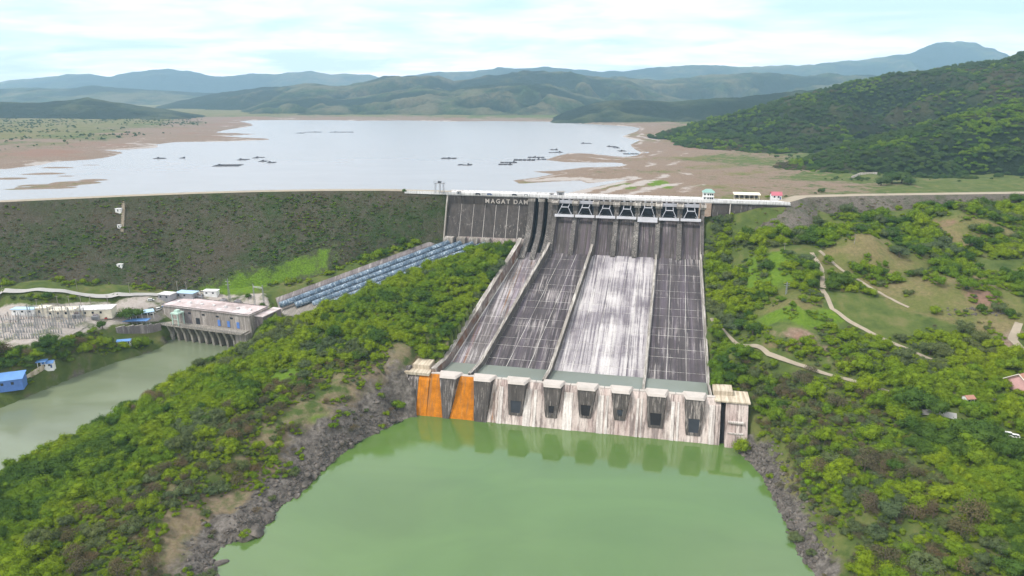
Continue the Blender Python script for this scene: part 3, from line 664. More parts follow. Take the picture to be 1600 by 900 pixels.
#@@DAM
# ------------------------------------------------------------------ spillway: chutes, piers, gates, flip bucket
def build_spillway():
    root = thing('spillway', (O[0], O[1], 0), 'wide weathered concrete spillway with seven gates above stained chutes and orange streaked toe', 'spillway', rz=-TH)
    rnd = random.Random(3)
    def seg(k0, k1, i, n, inset=.9):
        def f(b):
            x0, x1 = wa(k0, b) + inset, wa(k1, b) - inset
            return x0 + (x1 - x0) * i / n
        return f
    bays = [('left', 'w0', 1, 'slab_rusty'), ('w0', 'w1', 3, 'slab_dark'), ('w1', 'w2', 5, 'slab_limed'), ('w2', 'right', 3, 'slab_dark')]
    rows = [B0, 43, 57, 65, 78, 86, 99, 107, 120, 128, 141, 149, 162, B1]
    for k0, k1, n, mat in bays:
        mb = MB(); f0, f1 = seg(k0, k1, 0, 1, .2), seg(k0, k1, 1, 1, .2)
        for r0, r1 in zip(rows[:-1], rows[1:]):
            mb.hexa([(f0(r1), -r1, zf(r1) - 3), (f1(r1), -r1, zf(r1) - 3), (f1(r0), -r0, zf(r0) - 3), (f0(r0), -r0, zf(r0) - 3),
                     (f0(r1), -r1, zf(r1) - .09), (f1(r1), -r1, zf(r1) - .09), (f1(r0), -r0, zf(r0) - .09), (f0(r0), -r0, zf(r0) - .09)])
        mb.build('joint_bed', M['joint_lime'], root)
        g = .17
        for i in range(n):
            fa, fb = seg(k0, k1, i, n), seg(k0, k1, i + 1, n)
            for r0, r1 in zip(rows[:-1], rows[1:]):
                q0, q1 = r0 + g, r1 - g; dz = rnd.uniform(-.04, .05)
                ring = [(fa(q1) + g, -q1, zf(q1)), (fb(q1) - g, -q1, zf(q1)), (fb(q0) - g, -q0, zf(q0)), (fa(q0) + g, -q0, zf(q0))]
                MB().hexa([(x, y, z - .8) for x, y, z in ring] + [(x, y, z + dz) for x, y, z in ring]).build('chute_slab', M[mat], root)
    # training and divider walls that run down between the chutes
    def wall(name, k, w, h0, h1, mat, b0=B0 - 2, b1=BL, shift=0.0, n=20):
        mb = MB()
        bs = np.linspace(b0, b1, n + 1)
        sec = []
        for b in bs:
            t = (b - b0) / (b1 - b0); x = wa(k, b) + shift; zt = max(zf(b), 19.5 if b > B1 - 1 else 0) + h0 + (h1 - h0) * t
            sec.append([(x - w / 2 - .5, -b, min(zf(min(b, B1)), zt) - 9), (x - w / 2, -b, zt), (x + w / 2, -b, zt), (x + w / 2 + .4, -b, min(zf(min(b, B1)), zt) - 9)])
        vs = [p for s in sec for p in s]; fs = []
        for i in range(n):
            for j in range(3): fs.append((4 * i + j, 4 * i + j + 1, 4 * i + 5 + j, 4 * i + 4 + j))
        fs += [(0, 1, 2, 3), (4 * n + 3, 4 * n + 2, 4 * n + 1, 4 * n)]
        mb.add(vs, fs).build(name, M[mat], root)
        cp_ = MB()      # coping strip, a little proud of the wall
        vs = []; fs = []
        for i, s in enumerate(sec):
            (x0, y, z), (x1, _, _) = s[1], s[2]
            vs += [(x0 - .15, y, z + .02), (x0 - .15, y, z + .35), (x1 + .15, y, z + .35), (x1 + .15, y, z + .02)]
            if i: a = 4 * (i - 1); fs += [(a + j, a + (j + 1) % 4, a + 4 + (j + 1) % 4, a + 4 + j) for j in range(4)]
        fs += [(0, 1, 2, 3), (4 * n + 3, 4 * n + 2, 4 * n + 1, 4 * n)]
        cp_.add(vs, fs).build('coping', M['wall_edge'], root)
    wall('training_wall', 'left', 2.6, 8.5, 5.0, 'wall_rusty', shift=-1.4)
    wall('divider_wall', 'w0', 1.6, 6.0, 4.0, 'pier')
    wall('divider_wall', 'w1', 1.6, 6.0, 4.0, 'pier')
    wall('divider_wall', 'w2', 1.2, 2.2, 2.6, 'pier')
    wall('training_wall', 'right', 1.0, 3.2, 2.4, 'wall_edge', b0=8)
    # ogee below each gate, gate piers
    pitch = 16.1
    pts = [(6, 84), (8, 83.5), (10, 82.6), (13, 80.3), (16, 77.5), (20, 73.3), (24, 69.0), (27, 66.2), (30, 63.6), (B0 + .3, 61.0)]
    for k in range(7):
        a0, a1 = -pitch * (k + 1) + .3, -pitch * k - .3
        for i in range(3):
            s0, s1 = a0 + (a1 - a0) * i / 3, a0 + (a1 - a0) * (i + 1) / 3
            mb = MB(); prof = [(-b, z) for b, z in pts] + [(-B0 - .3, 50), (2, 50), (2, 83.2)]
            mb.prism_x(prof, s0 + .06, s1 - .06).build('ogee_slab', M['ogee'], root)
    for k in range(8):
        a = -pitch * k + (.9 if k == 0 else 0); w = 1.75 if k else 1.1
        prof = [(11, 50), (11, 98.2), (-9.5, 98.2), (-9.5, 90), (-12, 85.3), (-14.5, 83.2), (-21, 78.2), (-29, 70.2), (-35, 63.8), (-36.5, 61), (-36.5, 50)]
        MB().prism_x(prof, a - w, a + w).build('pier', M['pier'], root)
        mb = MB(); mb.prism_x([(-3.9, 93.6), (-11.2, 94.4), (-12.4, 96.2), (-11.6, 97.6), (-3.9, 98.1)], a - w - .8, a + w + .8).build('pier_cap', M['wall_edge'], root)
    # two narrow sluice slots left of the gates, between tall curved piers
    for a, w in ((-132.6, 2.3), (-124.4, 2.0), (-116.9, 1.9)):
        prof = [(11, 50), (11, 98.2), (-4.5, 98.2), (-8, 88), (-12.5, 79), (-19, 72), (-27, 67.5), (-36, 64.5), (-43, 61.2), (-46, 58.5), (-46, 50), ]
        MB().prism_x(prof, a - w, a + w).build('sluice_pier', M['pier'], root)
        MB().prism_x([(0, 95.2), (-5.8, 95.6), (-5.8, 97.6), (0, 98.1)], a - w - .5, a + w + .5).build('pier_cap', M['wall_edge'], root)
    for s0, s1 in ((-130.2, -126.5), (-122.3, -118.9), (-114.9, -114.5)):
        MB().prism_x([(3, 50), (3, 97), (1.5, 97), (-3, 80), (-9, 70), (-22, 63.5), (-35, 61.05), (-35, 50)], s0, s1).build('sluice_slot', M['dark_void'], root)
    # radial gates
    for k in range(7):
        a0, a1 = -pitch * (k + 1) + 1.8, -pitch * k - 1.8
        up = 2.6 if k == 2 else 0.0
        zs = np.linspace(84, 98, 9); ob = [13.5 - math.sqrt(15.2 ** 2 - (z - 88) ** 2) for z in zs]
        prof = [(-b, z) for b, z in zip(ob, zs)] + [(-b + .5, z) for b, z in zip(ob[::-1], zs[::-1])]
        g = MB().prism_x(prof, a0 + .05, a1 - .05).build('radial_gate', M['steel_dark'], root)
        for z in (86.5, 89.5, 92.5, 95.2):
            b = 13.5 - math.sqrt(15.2 ** 2 - (z - 88) ** 2)
            box('gate_rib', M['steel_dark'], g, a0 + .1, a1 - .1, -b - .75, -b - .02, z - .2, z + .2)
        wb = MB(); wb.box(a0 - 1.25, a1 + 1.25, -15.2, -12.6, 85.9 - up * .7, 87.5)
        wb.build('trunnion_beam', M['beam_white'], root)
        rb = MB(); rb.box(a0 - 1.2, a1 + 1.2, -15.1, -15.0, 88.3, 88.42)
        for i in range(9):
            x = a0 - 1.1 + (a1 - a0 + 2.2) * i / 8; rb.box(x - .05, x + .05, -15.1, -15.0, 87.5, 88.3)
        rb.build('handrail', M['galvanised'], root)
        xi0, xi1 = a0 + 3.5, a1 - 3.5; zt = 93.2 + up * .6
        for xa, xb in ((a0 + .7, xi0), (a1 - .7, xi1)):
            arm = MB(); arm.tube([(xa, -13.4, 87.4), (xb, -12.4, zt)], .26, 6); arm.tube([(xb, -12.4, zt), (xb, -3.0, zt + 1.4)], .34, 6); arm.tube([(xa, -13.4, 87.3), (xa + (xb - xa) * .6, -.2, 86.8)], .34, 6)
            arm.build('gate_arm', M['gate_white'], root)
        MB().tube([(xi0 - .2, -12.4, zt), (xi1 + .2, -12.4, zt)], .42, 6).build('arm_tie', M['gate_white'], root)
        box('hoist_beam', M['gate_white'] if k in (6, 5, 0, 1) else M['wall_edge'], root, a0 + .02, a1 - .02, -5.4, -4.0, 95.0, 97.4)
        for xh in (a0 + 3, a1 - 4.6): box('hoist', M['steel_grey'], root, xh, xh + 1.6, -5.0, -3.3, 97.45, 98.35)
    # bridge deck with parapets over the gates
    box('bridge_deck', M['deck_white'], root, -136.2, 8, -3.2, 10.5, 98.42, 100.0)
    for i in range(18):
        x0 = -136 + 8 * i
        box('parapet_panel', M['deck_white'], root, x0 + .06, x0 + 7.94, -3.7, -3.25, 99.2, 101.3)
        box('parapet_panel', M['deck_white'], root, x0 + .06, x0 + 7.94, 9.9, 10.3, 100.02, 101.1)
    # flip bucket: face blocks, pale pilasters, deflector teeth, pooled water
    cs = [-145.5, -125.2, -105.3, -85.0, -66.0, -47.2, -28.0, -8.0]
    bd = [-157.5, -128.5, -115.3, -95.2, -75.5, -56.6, -37.6, -18.0, 3.0]
    prof = [(-170.9, -9), (-170.9, 19.3), (-178, 16.6), (-185.5, 17.6), (-189, 21.7), (-191.8, 22.1), (-194, 19.4), (-203.4, -2.6), (-203.4, -9)]
    for i, (x0, x1) in enumerate(zip(bd[:-1], bd[1:])):
        MB().prism_x(prof, x0 + .05, x1 - .05).build('bucket_block', M['toe_rust' if i == 0 else 'toe_rust_faint' if i == 1 else 'toe_face'], root)
        box('lip_coping', M['lip'], root, x0 + .2, x1 - .2, -191.7, -189.2, 22.0, 22.45)
    yf = lambda z: -(194 + (19.4 - z) * 9.4 / 22)
    for c, w in ((-114.5, 2.6), (-99.0, 4.2), (-94.6, 1.6), (-76.0, 5.0), (-58.0, 3.4), (-54.6, 1.4), (-38.0, 1.2), (-35.8, .8), (-19.2, 1.8), (-16.4, 1.2), (1.2, 3.0)):
        MB().hexa([(c - w / 2, yf(-1.5) - .35, -1.5), (c + w / 2, yf(-1.5) - .35, -1.5), (c + w / 2, yf(-1.5) + 1, -1.5), (c - w / 2, yf(-1.5) + 1, -1.5),
                   (c - w / 2, yf(19) - .35, 19), (c + w / 2, yf(19) - .35, 19), (c + w / 2, yf(19) + 1, 19), (c - w / 2, yf(19) + 1, 19)]).build('pilaster', M['lime_pale'], root)
    for i, c in enumerate(cs):
        hw = 6.6 if i < 3 else 6.0
        cap = [(c - hw - .6, -189.1), (c - 4.8, -197.7), (c + 4.8, -197.7), (c + hw + .6, -189.1)]
        top = [(c - hw + .2, -189.4), (c - 4.0, -196.8), (c + 4.0, -196.8), (c + hw - .2, -189.4)]
        tb = (.9, 3.2)[i > 0]
        zb = -2.0 if i in (0, 1) else (2.5, 4.5, 5.0, 5.5, 7.0, 7.5, 5.5, 3.5)[i]
        bw = (1.5, 3.2, 3.6, 3.0, 2.9, 2.7, 3.7, 3.6)[i]
        f = lambda z: yf(z) - .1
        b0 = [(c - bw - 1.0, f(zb) + 1.5, zb), (c - bw, f(zb) - .35, zb), (c + bw, f(zb) - .35, zb), (c + bw + 1.0, f(zb) + 1.5, zb)]
        t0 = [(c - hw, -189.3, 22.48), (c - 5.0, -197.2, 22.48), (c + 5.0, -197.2, 22.48), (c + hw, -189.3, 22.48)]
        md = [tuple(b0[j][q] * .45 + t0[j][q] * .55 for q in range(3)) for j in range(4)]
        mb = MB()
        def skirt(lo, hi, front=True):
            for j in range(4):
                j2 = (j + 1) % 4
                if j == 1 and not front: continue
                mb.add([lo[j], lo[j2], hi[j2], hi[j]], [(0, 1, 2, 3)])
        skirt(md, t0); skirt(b0, md, front=(i < 2))
        mb.add(b0, [(3, 2, 1, 0)]); mb.add(t0, [(0, 1, 2, 3)])
        if i >= 2:      # a dark drain opening sunk into the lower front of the tooth
            p = [np.array(b0[1]), np.array(b0[2]), np.array(md[2]), np.array(md[1])]
            cen = sum(p) / 4; q = [cen + (k - cen) * (.70 if i not in (3, 5) else .42) for k in p]; r = [k + np.array([0, .32, 0]) for k in q]
            for j in range(4):
                j2 = (j + 1) % 4; mb.add([p[j], p[j2], q[j2], q[j]], [(0, 1, 2, 3)])
            t = mb.build('tooth', M['tooth'], root)
            ni = MB()
            for j in range(4):
                j2 = (j + 1) % 4; ni.add([q[j], q[j2], r[j2], r[j]], [(0, 1, 2, 3)])
            ni.add(r, [(0, 1, 2, 3)]); ni.build('drain_opening', M['steel_dark'] if i in (2, 5, 7) else M['dark_void'], t)
        else: t = mb.build('tooth', M['tooth'], root)
        MB().prism_z(cap, 22.5, 23.7, top).build('tooth_cap', M['lip'], t)
    for k0, k1, b in (('left', 'w0', 188.6), ('w0', 'w1', 188.8), ('w1', 'w2', 188.8), ('w2', 'right', 188.8)):
        mb = MB(); ring = [(wa(k0, b) + .9, -b), (wa(k1, b) - .9, -b), (wa(k1, 169) - .9, -168.5), (wa(k0, 169) + .9, -168.5)]
        mb.add([(x, y, 20.85) for x, y in ring], [(0, 1, 2, 3)]).build('bucket_water', M['water_bucket'], root)
    # blocks at both ends of the bucket, the right one split by a tall dark slot
    pr2 = [(-181, -9), (-181, 21.4), (-192.5, 21.4), (-195, 19.0), (-203.6, -3), (-203.6, -9)]
    MB().prism_x(pr2, 3.1, 5.6).build('abutment_block', M['toe_face'], root)
    MB().prism_x([(y + 2.4 if y < -190 else y, z - .4) for y, z in pr2], 5.65, 8.2).build('slot_back', M['dark_void'], root)
    MB().prism_x([(-181, -9), (-181, 21.4), (-194, 21.4), (-197, 15.0), (-205.5, -3), (-205.5, -9)], 8.25, 19.5).build('abutment_block', M['toe_face'], root)
    for z in (6.5, 12.0):
        box('ledge', M['lime_pale'], root, 9.4, 17.5, -203.2 + z * .28, -196 + z * .2, z, z + .7)
    box('terrace_slab', M['beige_block'], root, 2.2, 20.5, -195, -180, 21.45, 22.2)
    box('terrace_block', M['beige_block'], root, 1.8, 12, -187.5, -178, 22.22, 24.6)
    MB().prism_x(pr2, -170.5, -164).build('abutment_block', M['tooth'], root)
    MB().prism_x(pr2, -163.9, -157.6).build('abutment_block', M['toe_rust'], root)
    MB().prism_x([(-176, -9), (-176, 22), (-189, 24.6), (-194, 22), (-204.5, -3), (-204.5, -9)], -181, -170.6).build('abutment_block', M['tooth'], root)
    box('terrace_slab', M['beige_block'], root, -174, -157.8, -194.2, -178, 21.45, 23.0)
    box('terrace_block', M['beige_block'], root, -170, -159.5, -188, -178.5, 23.02, 25.4)
    return root
SPILL = build_spillway()

def build_gravity_dam():
    root = thing('concrete_dam', (O[0], O[1], 0), 'dark concrete dam wall with white lettering high on its face', 'dam', rz=-TH)
    js = [-203, -191.5, -181, -171.5, -162.3, -152.5, -143, -135.2]
    for i, (x0, x1) in enumerate(zip(js[:-1], js[1:])):
        MB().prism_x([(9, 48), (9, 98.38), (-3.0, 98.38), (-3.0, 91.5), (-14.0, 66.9), (-17.2, 59.6), (-17.2, 48)], x0 + .17, x1 - .17).build('wall_panel', M['dam_face'], root)
        if i:
            MB().prism_x([(-10, 63), (-14.4, 66.6), (-15.9, 63.2), (-17.9, 58.6), (-10, 58.6)], x0 + .3, x1 - .3).build('plinth_panel', M['dam_band'], root)
            MB().prism_x([(-2.85, 91.5), (-13.9, 66.9), (-17.0, 59.6), (-10, 59.6), (0, 91.5)], x0 - .17, x0 + .17).build('joint_seal', M['lime_pale'], root)
    for k in range(4):     # pale thrust blocks where the penstocks leave the wall
        a = -198.5 + 10.2 * k
        MB().prism_x([(-15, 50), (-15, 66.5), (-19.5, 66.0), (-21.5, 56), (-21.5, 50)], a - 3.6, a + 3.6).build('intake_block', M['wall_edge'], root)
    MB().prism_x([(3, 50), (3, 98.3), (-3.5, 98.3), (-20, 56), (-20, 46), (0, 46)], -204.2, -203.1).build('wing_wall', M['wall_edge'], root)
    box('bridge_deck', M['deck_white'], root, -204.5, -136.3, -3.2, 10.5, 98.42, 100.0)
    for i in range(9):
        x0 = -204.4 + 7.56 * i
        box('parapet_panel', M['deck_white'], root, x0 + .06, x0 + 7.5, -3.7, -3.25, 99.2, 101.2)
        box('parapet_panel', M['deck_white'], root, x0 + .06, x0 + 7.5, 9.9, 10.3, 100.02, 101.0)
    for i in range(10):    # the white wall carries on along the embankment crest
        x0 = -242 + 3.75 * i
        box('parapet_panel', M['deck_white'], root, x0 + .05, x0 + 3.7, -2.0, -1.6, 98.5, 100.9)
    right = MB().prism_x([(9, 60), (9, 98.4), (-2.4, 98.4), (-3.4, 90), (-8, 78), (-8, 60)], 8.1, 34).build('wall_panel', M['dam_face'], root)
    MB().prism_x([(9, 60), (9, 98.4), (-2.4, 98.4), (-3.2, 90), (-8, 80), (-8, 60)], 34.3, 64).build('wall_panel', M['dam_face'], root)
    box('joint_seal', M['lime_pale'], root, 20.6, 21.2, -3.9, -3.0, 84, 98.3)
    box('bridge_deck', M['deck_white'], root, 8.1, 64, -3.2, 10.5, 98.45, 100.0)
    for i in range(7):
        x0 = 8.1 + 7.9 * i
        box('parapet_panel', M['deck_white'], root, x0 + .06, x0 + 7.8, -3.7, -3.25, 99.2, 101.2)
    for ch, px in zip('MAGATDAM', (763, 771.7, 780, 788, 796, 807.5, 815.5, 823.5)):
        cu = bpy.data.curves.new('letter', 'FONT'); cu.body = ch; cu.size = 4.9; cu.extrude = .12; cu.offset = .10; cu.align_x = 'CENTER'
        to = bpy.data.objects.new('letter_curve', cu); COL.objects.link(to)
        me = bpy.data.meshes.new_from_object(to.evaluated_get(bpy.context.evaluated_depsgraph_get()))
        bpy.data.objects.remove(to); bpy.data.curves.remove(cu)
        me.transform(Matrix.Translation((-134.2 + (px - 830) * .53, -3.15, 92.9)) @ Matrix.Rotation(math.radians(90), 4, 'X'))
        me.materials.clear(); me.materials.append(M['lip']); me.name = 'letter'
        obj('letter', me, root)
    return root
build_gravity_dam()

def build_penstocks():
    t0 = L(-198.5, 19.5, 62.0); b0 = P(437, 477, 30.5); d = b0 - t0
    names = ['pale blue steel penstock pipe nearest the rubble embankment', 'blue steel penstock pipe second from the embankment', 'blue steel penstock pipe second from the green hillside', 'blue steel penstock pipe nearest the green hillside below the dam']
    ln = float(np.linalg.norm(d)); ux = Vector(d).normalized()
    for k in range(4):
        s = t0 + np.array([*(U * 10.2 * k), 0]); cut = (1.0, .985, .96, .93)[k]
        r = thing('penstock', s, names[k], 'penstock', 'four blue penstock pipes running down to the powerhouse')
        rr = 2.25
        n = 9
        for i in range(n):
            q0, q1 = ux * (ln * cut * i / n + (0 if i == 0 else .12)), ux * (ln * cut * (i + 1) / n - .12)
            MB().tube([q0, q1], rr, 18).build('pipe_section', M['penstock_blue'], r, True)
        for i in range(1, 24):
            q = ux * (ln * cut * i / 24)
            MB().tube([q - ux * .28, q + ux * .28], rr + .14, 18).build('stiffener_ring', M['steel_blue'], r)
            if i % 4 == 0:
                mb = MB(); mb.box(-1.0, 1.0, -2.6, 2.6, -7.5, -1.2)
                sd = mb.build('saddle', M['wall_edge'], r); sd.location = q; sd.rotation_euler = (0, 0, math.atan2(d[1], d[0]))
        rail = MB(); side = Vector((-ux.y, ux.x, 0)).normalized()
        for h in (3.1, 3.7):
            rail.tube([side * 1.2 + Vector((0, 0, h)), side * 1.2 + Vector((0, 0, h)) + ux * ln * cut], .07, 4)
        for i in range(28):
            q = ux * (ln * cut * i / 28) + side * 1.2; rail.tube([q + Vector((0, 0, 1.8)), q + Vector((0, 0, 3.7))], .06, 4)
        rail.build('handrail', M['steel_dark'], r)
build_penstocks()
def build_penstock_bed():
    t0 = L(-198.5, 19.5, 62.0); b0 = P(437, 477, 30.5); d = b0 - t0; ln = float(np.linalg.norm(d)); ux = Vector(d).normalized(); sd = Vector((ux.y, -ux.x, 0)).normalized()
    if sd.dot(Vector((U[0], U[1], 0))) < 0: sd = -sd
    r = thing('penstock_bed', t0, 'pale concrete bed and side apron that carry the blue penstock pipes', 'concrete bed')
    dn = Vector((0, 0, -4.2))
    for i in range(14):
        for nm, a, b, za, zb, mat in (('bed_slab', -3.2, 24, 0, 0, 'wall_edge'), ('apron_slab', -12.5, -3.3, 6.5, .2, 'rubble_wall')):
            p0, p1 = ux * (ln * i / 14 + .1), ux * (ln * (i + 1) / 14 - .1)
            lo = [p0 + sd * a + dn + Vector((0, 0, za)), p0 + sd * b + dn + Vector((0, 0, zb)), p1 + sd * b + dn + Vector((0, 0, zb)), p1 + sd * a + dn + Vector((0, 0, za))]
            MB().hexa([q + Vector((0, 0, -1.2)) for q in lo] + lo).build(nm, M[mat], r)
build_penstock_bed()

def build_powerhouse():
    R, Lf, Br = P(389, 492, 34), P(254, 476, 34), P(414, 481, 34)
    ex = (R - Lf); Lg = float(np.hypot(*ex[:2])); ang = math.atan2(ex[1], ex[0]); D = 19.0
    r = thing('powerhouse', (R[0], R[1], 10), 'long concrete powerhouse with flat pinkish roof standing over the river', 'powerhouse', rz=ang)
    n = 9
    for i in range(n):
        x0, x1 = -Lg + Lg * i / n, -Lg + Lg * (i + 1) / n
        box('wall_panel', M['powerhouse_wall' if i != 2 else 'rubble_wall'], r, x0 + .05, x1 - .05, 0, D, 8, 23.3)
    for i in range(2): box('side_panel', M['powerhouse_wall'], r, .02, .35, D / 2 * i + .06, D / 2 * (i + 1) - .06, -2, 23.2)
    box('substructure', M['powerhouse_pier'], r, -Lg + .1, -.05, .5, D - .2, -6, 7.95)
    box('substructure', M['powerhouse_wall'], r, -9, -.02, -5.4, .45, -6, 11.5)
    box('roof', M['roof_deck'], r, -Lg - .8, .9, -.8, D + .8, 23.35, 24.0)
    pr = MB(); pr.box(-Lg - .8, .9, -.82, -.5, 24.0, 24.5); pr.box(-Lg - .8, .9, D + .5, D + .82, 24.0, 24.5); pr.box(.58, .92, -.48, D + .48, 24.0, 24.5); pr.box(-Lg - .82, -Lg - .5, -.48, D + .48, 24.0, 24.5)
    pr.build('roof_kerb', M['rubble_wall'], r)
    for i in range(7):
        x = -Lg + 6 + i * (Lg - 12) / 6; mb = MB(); mb.prism_z([(x - .9, 8), (x + .9, 8), (x + .9, 9.8), (x - .9, 9.8)], 24.02, 25.0); mb.build('roof_vent', M['deck_white'], r)
    deck = box('deck', M['powerhouse_pier'], r, -Lg - 2, -1.5, -8.0, -.02, 11.6, 12.4)
    rl = MB()
    for z in (12.9, 13.4): rl.box(-Lg - 1.9, -1.6, -7.9, -7.8, z, z + .09)
    for i in range(40):
        x = -Lg - 1.9 + i * (Lg + .3) / 39; rl.box(x - .05, x + .05, -7.9, -7.8, 12.4, 13.4)
    rl.build('railing', M['steel_dark'], r)
    for i in range(10):     # curved draft tube piers under the deck
        x = -Lg + 9 + i * (Lg - 20) / 9
        MB().prism_x([(.4, -6), (.4, 11.55), (-7.6, 11.55), (-6.2, 8.5), (-5.0, 5.5), (-4.4, 0), (-4.4, -6)], x - .85, x + .85).build('draft_pier', M['powerhouse_pier'], r)
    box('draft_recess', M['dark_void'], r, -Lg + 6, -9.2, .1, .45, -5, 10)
    for i, x in enumerate((-26, -18, -10)):
        p = box('blue_panel', M['blue_paint'], r, x - 1.1, x + 1.1, -.22, -.02, 13.2, 17.6)
    box('doorway', M['glass_dark'], r, -Lg * .62, -Lg * .62 + 3.4, -.16, -.02, 12.5, 17.0)
    box('annex', M['rubble_wall'], r, .4, 7, 5, D + 6, 12, 21.5)
    box('annex_roof', M['roof_deck'], r, .4, 7.6, 4.5, D + 6.5, 21.52, 22.0)
    for i in range(5):
        box('upper_window', M['glass_dark'], r, -Lg + 10 + i * 12, -Lg + 12.4 + i * 12, -.12, -.02, 19.4, 20.6)
    # gantry crane standing on the deck
    c = thing('gantry_crane', r.matrix_basis @ Vector((-Lg * .78, -4, 12.4)), 'pale mint gantry crane on the powerhouse deck over the draft piers', 'crane', rz=ang)
    for x in (-2.4, 2.4):
        for y in (-2.6, 2.6): box('leg', M['mint_paint'], c, x - .3, x + .3, y - .3, y + .3, 0, 8.0)
    box('girder', M['mint_paint'], c, -3.2, 3.2, -3.2, 3.2, 8.02, 9.0)
    box('hoist_house', M['mint_paint'], c, -1.4, 1.4, -1.4, 1.4, 9.02, 10.6)
    box('cross_brace', M['mint_paint'], c, -2.1, 2.1, -2.75, -2.45, 4.2, 4.6)
    return r, ang, Lg, D
PH, PH_ANG, PH_L, PH_D = build_powerhouse()
#@@VEG
# ------------------------------------------------------------------ trees
def crown_mesh(name, seed, mat, nb=9, leaves=44, flat=.75, spread=.62, core=True, lsz=.20, z0=.35):
    r = random.Random(seed); v = []; f = []
    bl = []
    for i in range(nb):
        a = r.uniform(0, 6.283); q = spread * math.sqrt(r.random()); br = r.uniform(.30, .50) * (1.15 - .35 * q)
        bl.append((q * math.cos(a), q * math.sin(a), z0 + .25 + flat * (1 - q * .8) * r.uniform(.2, .95), br))
    for cx, cy, cz, br in bl:
        if core:
            bm = bmesh.new(); bmesh.ops.create_icosphere(bm, subdivisions=1, radius=br * .80)
            k = len(v)
            for vt in bm.verts:
                j = r.uniform(.75, 1.15); v.append((cx + vt.co.x * j, cy + vt.co.y * j, cz + vt.co.z * j * .85))
            f += [tuple(x.index + k for x in fc.verts) for fc in bm.faces]; bm.free()
        for _ in range(leaves):
            z = r.uniform(-.45, 1); a = r.uniform(0, 6.283); q = math.sqrt(max(0, 1 - z * z))
            n = Vector((q * math.cos(a), q * math.sin(a), z)); p = Vector((cx, cy, cz)) + Vector((n.x, n.y, n.z * .85)) * br * r.choice((r.uniform(.80, 1.12), r.uniform(.95, 1.45)))
            n2 = (n + Vector((r.uniform(-.8, .8), r.uniform(-.8, .8), r.uniform(-.3, .9)))).normalized()
            t = n2.orthogonal().normalized(); t.rotate(Matrix.Rotation(r.uniform(0, 6.283), 3, n2)); b = n2.cross(t)
            s = lsz * r.uniform(.6, 1.25); w = s * r.uniform(.45, .8); k = len(v)
            v += [tuple(p - t * s * .5), tuple(p + b * w * .5), tuple(p + t * s * .5 + n2 * s * .15), tuple(p - b * w * .5)]; f.append((k, k + 1, k + 2, k + 3))
    m = bpy.data.meshes.new(name); m.from_pydata(v, [], f); m.materials.append(M[mat]); return m
def trunk_mesh(seed, h=.75):
    r = random.Random(seed); mb = MB(); lean = Vector((r.uniform(-.12, .12), r.uniform(-.12, .12), 0))
    top = Vector((0, 0, h)) + lean
    mb.tube([(0, 0, -.25), tuple(lean * .4 + Vector((0, 0, h * .5))), tuple(top)], [.085, .06, .035], 6)
    for i in range(4):
        a = i * 1.6 + r.uniform(-.4, .4); s = lean * .4 + Vector((0, 0, h * r.uniform(.45, .7)))
        mb.tube([tuple(s), tuple(s + Vector((math.cos(a) * .22, math.sin(a) * .22, .18))), tuple(s + Vector((math.cos(a) * .42, math.sin(a) * .42, .42)))], [.035, .025, .012], 5)
    return mb.mesh('trunk', M['bark'], True)
HUES = ['leaf_bright', 'leaf_mid', 'leaf_deep', 'leaf_grey', 'leaf_dry', 'leaf_forest', 'leaf_scrub', 'leaf_lime']
CROWN = {}
for hi, hname in enumerate(HUES):
    dry = hname in ('leaf_dry', 'leaf_scrub')
    CROWN[hname] = [crown_mesh('crown', 100 * hi + k, hname, nb=(8, 11, 13)[k], leaves=120 if not dry else 90, flat=(.6, .85, .7)[k], spread=(.6, .72, .8)[k], core=not dry, lsz=.12 if not dry else .11, z0=(.15, .3, .25)[k]) for k in range(3)]
TRUNK = [trunk_mesh(k) for k in range(4)]
TREES = {}     # first tree of every hue and shape: its crown also feeds the uncounted thickets
def plant_tree(hue, shape, loc, sc, label, cat='tree', group=None, name='tree', rz=None):
    t = thing(name, loc, label, cat, group, random.uniform(0, 6.28) if rz is None else rz)
    t.scale = sc if isinstance(sc, tuple) else (sc * random.uniform(.9, 1.1), sc * random.uniform(.9, 1.1), sc * random.uniform(.75, 1.35))
    obj('trunk', TRUNK[random.randrange(4)], t); c = obj('crown', CROWN[hue][shape], t)
    TREES.setdefault(hue, {}).setdefault(shape, c)
    return t
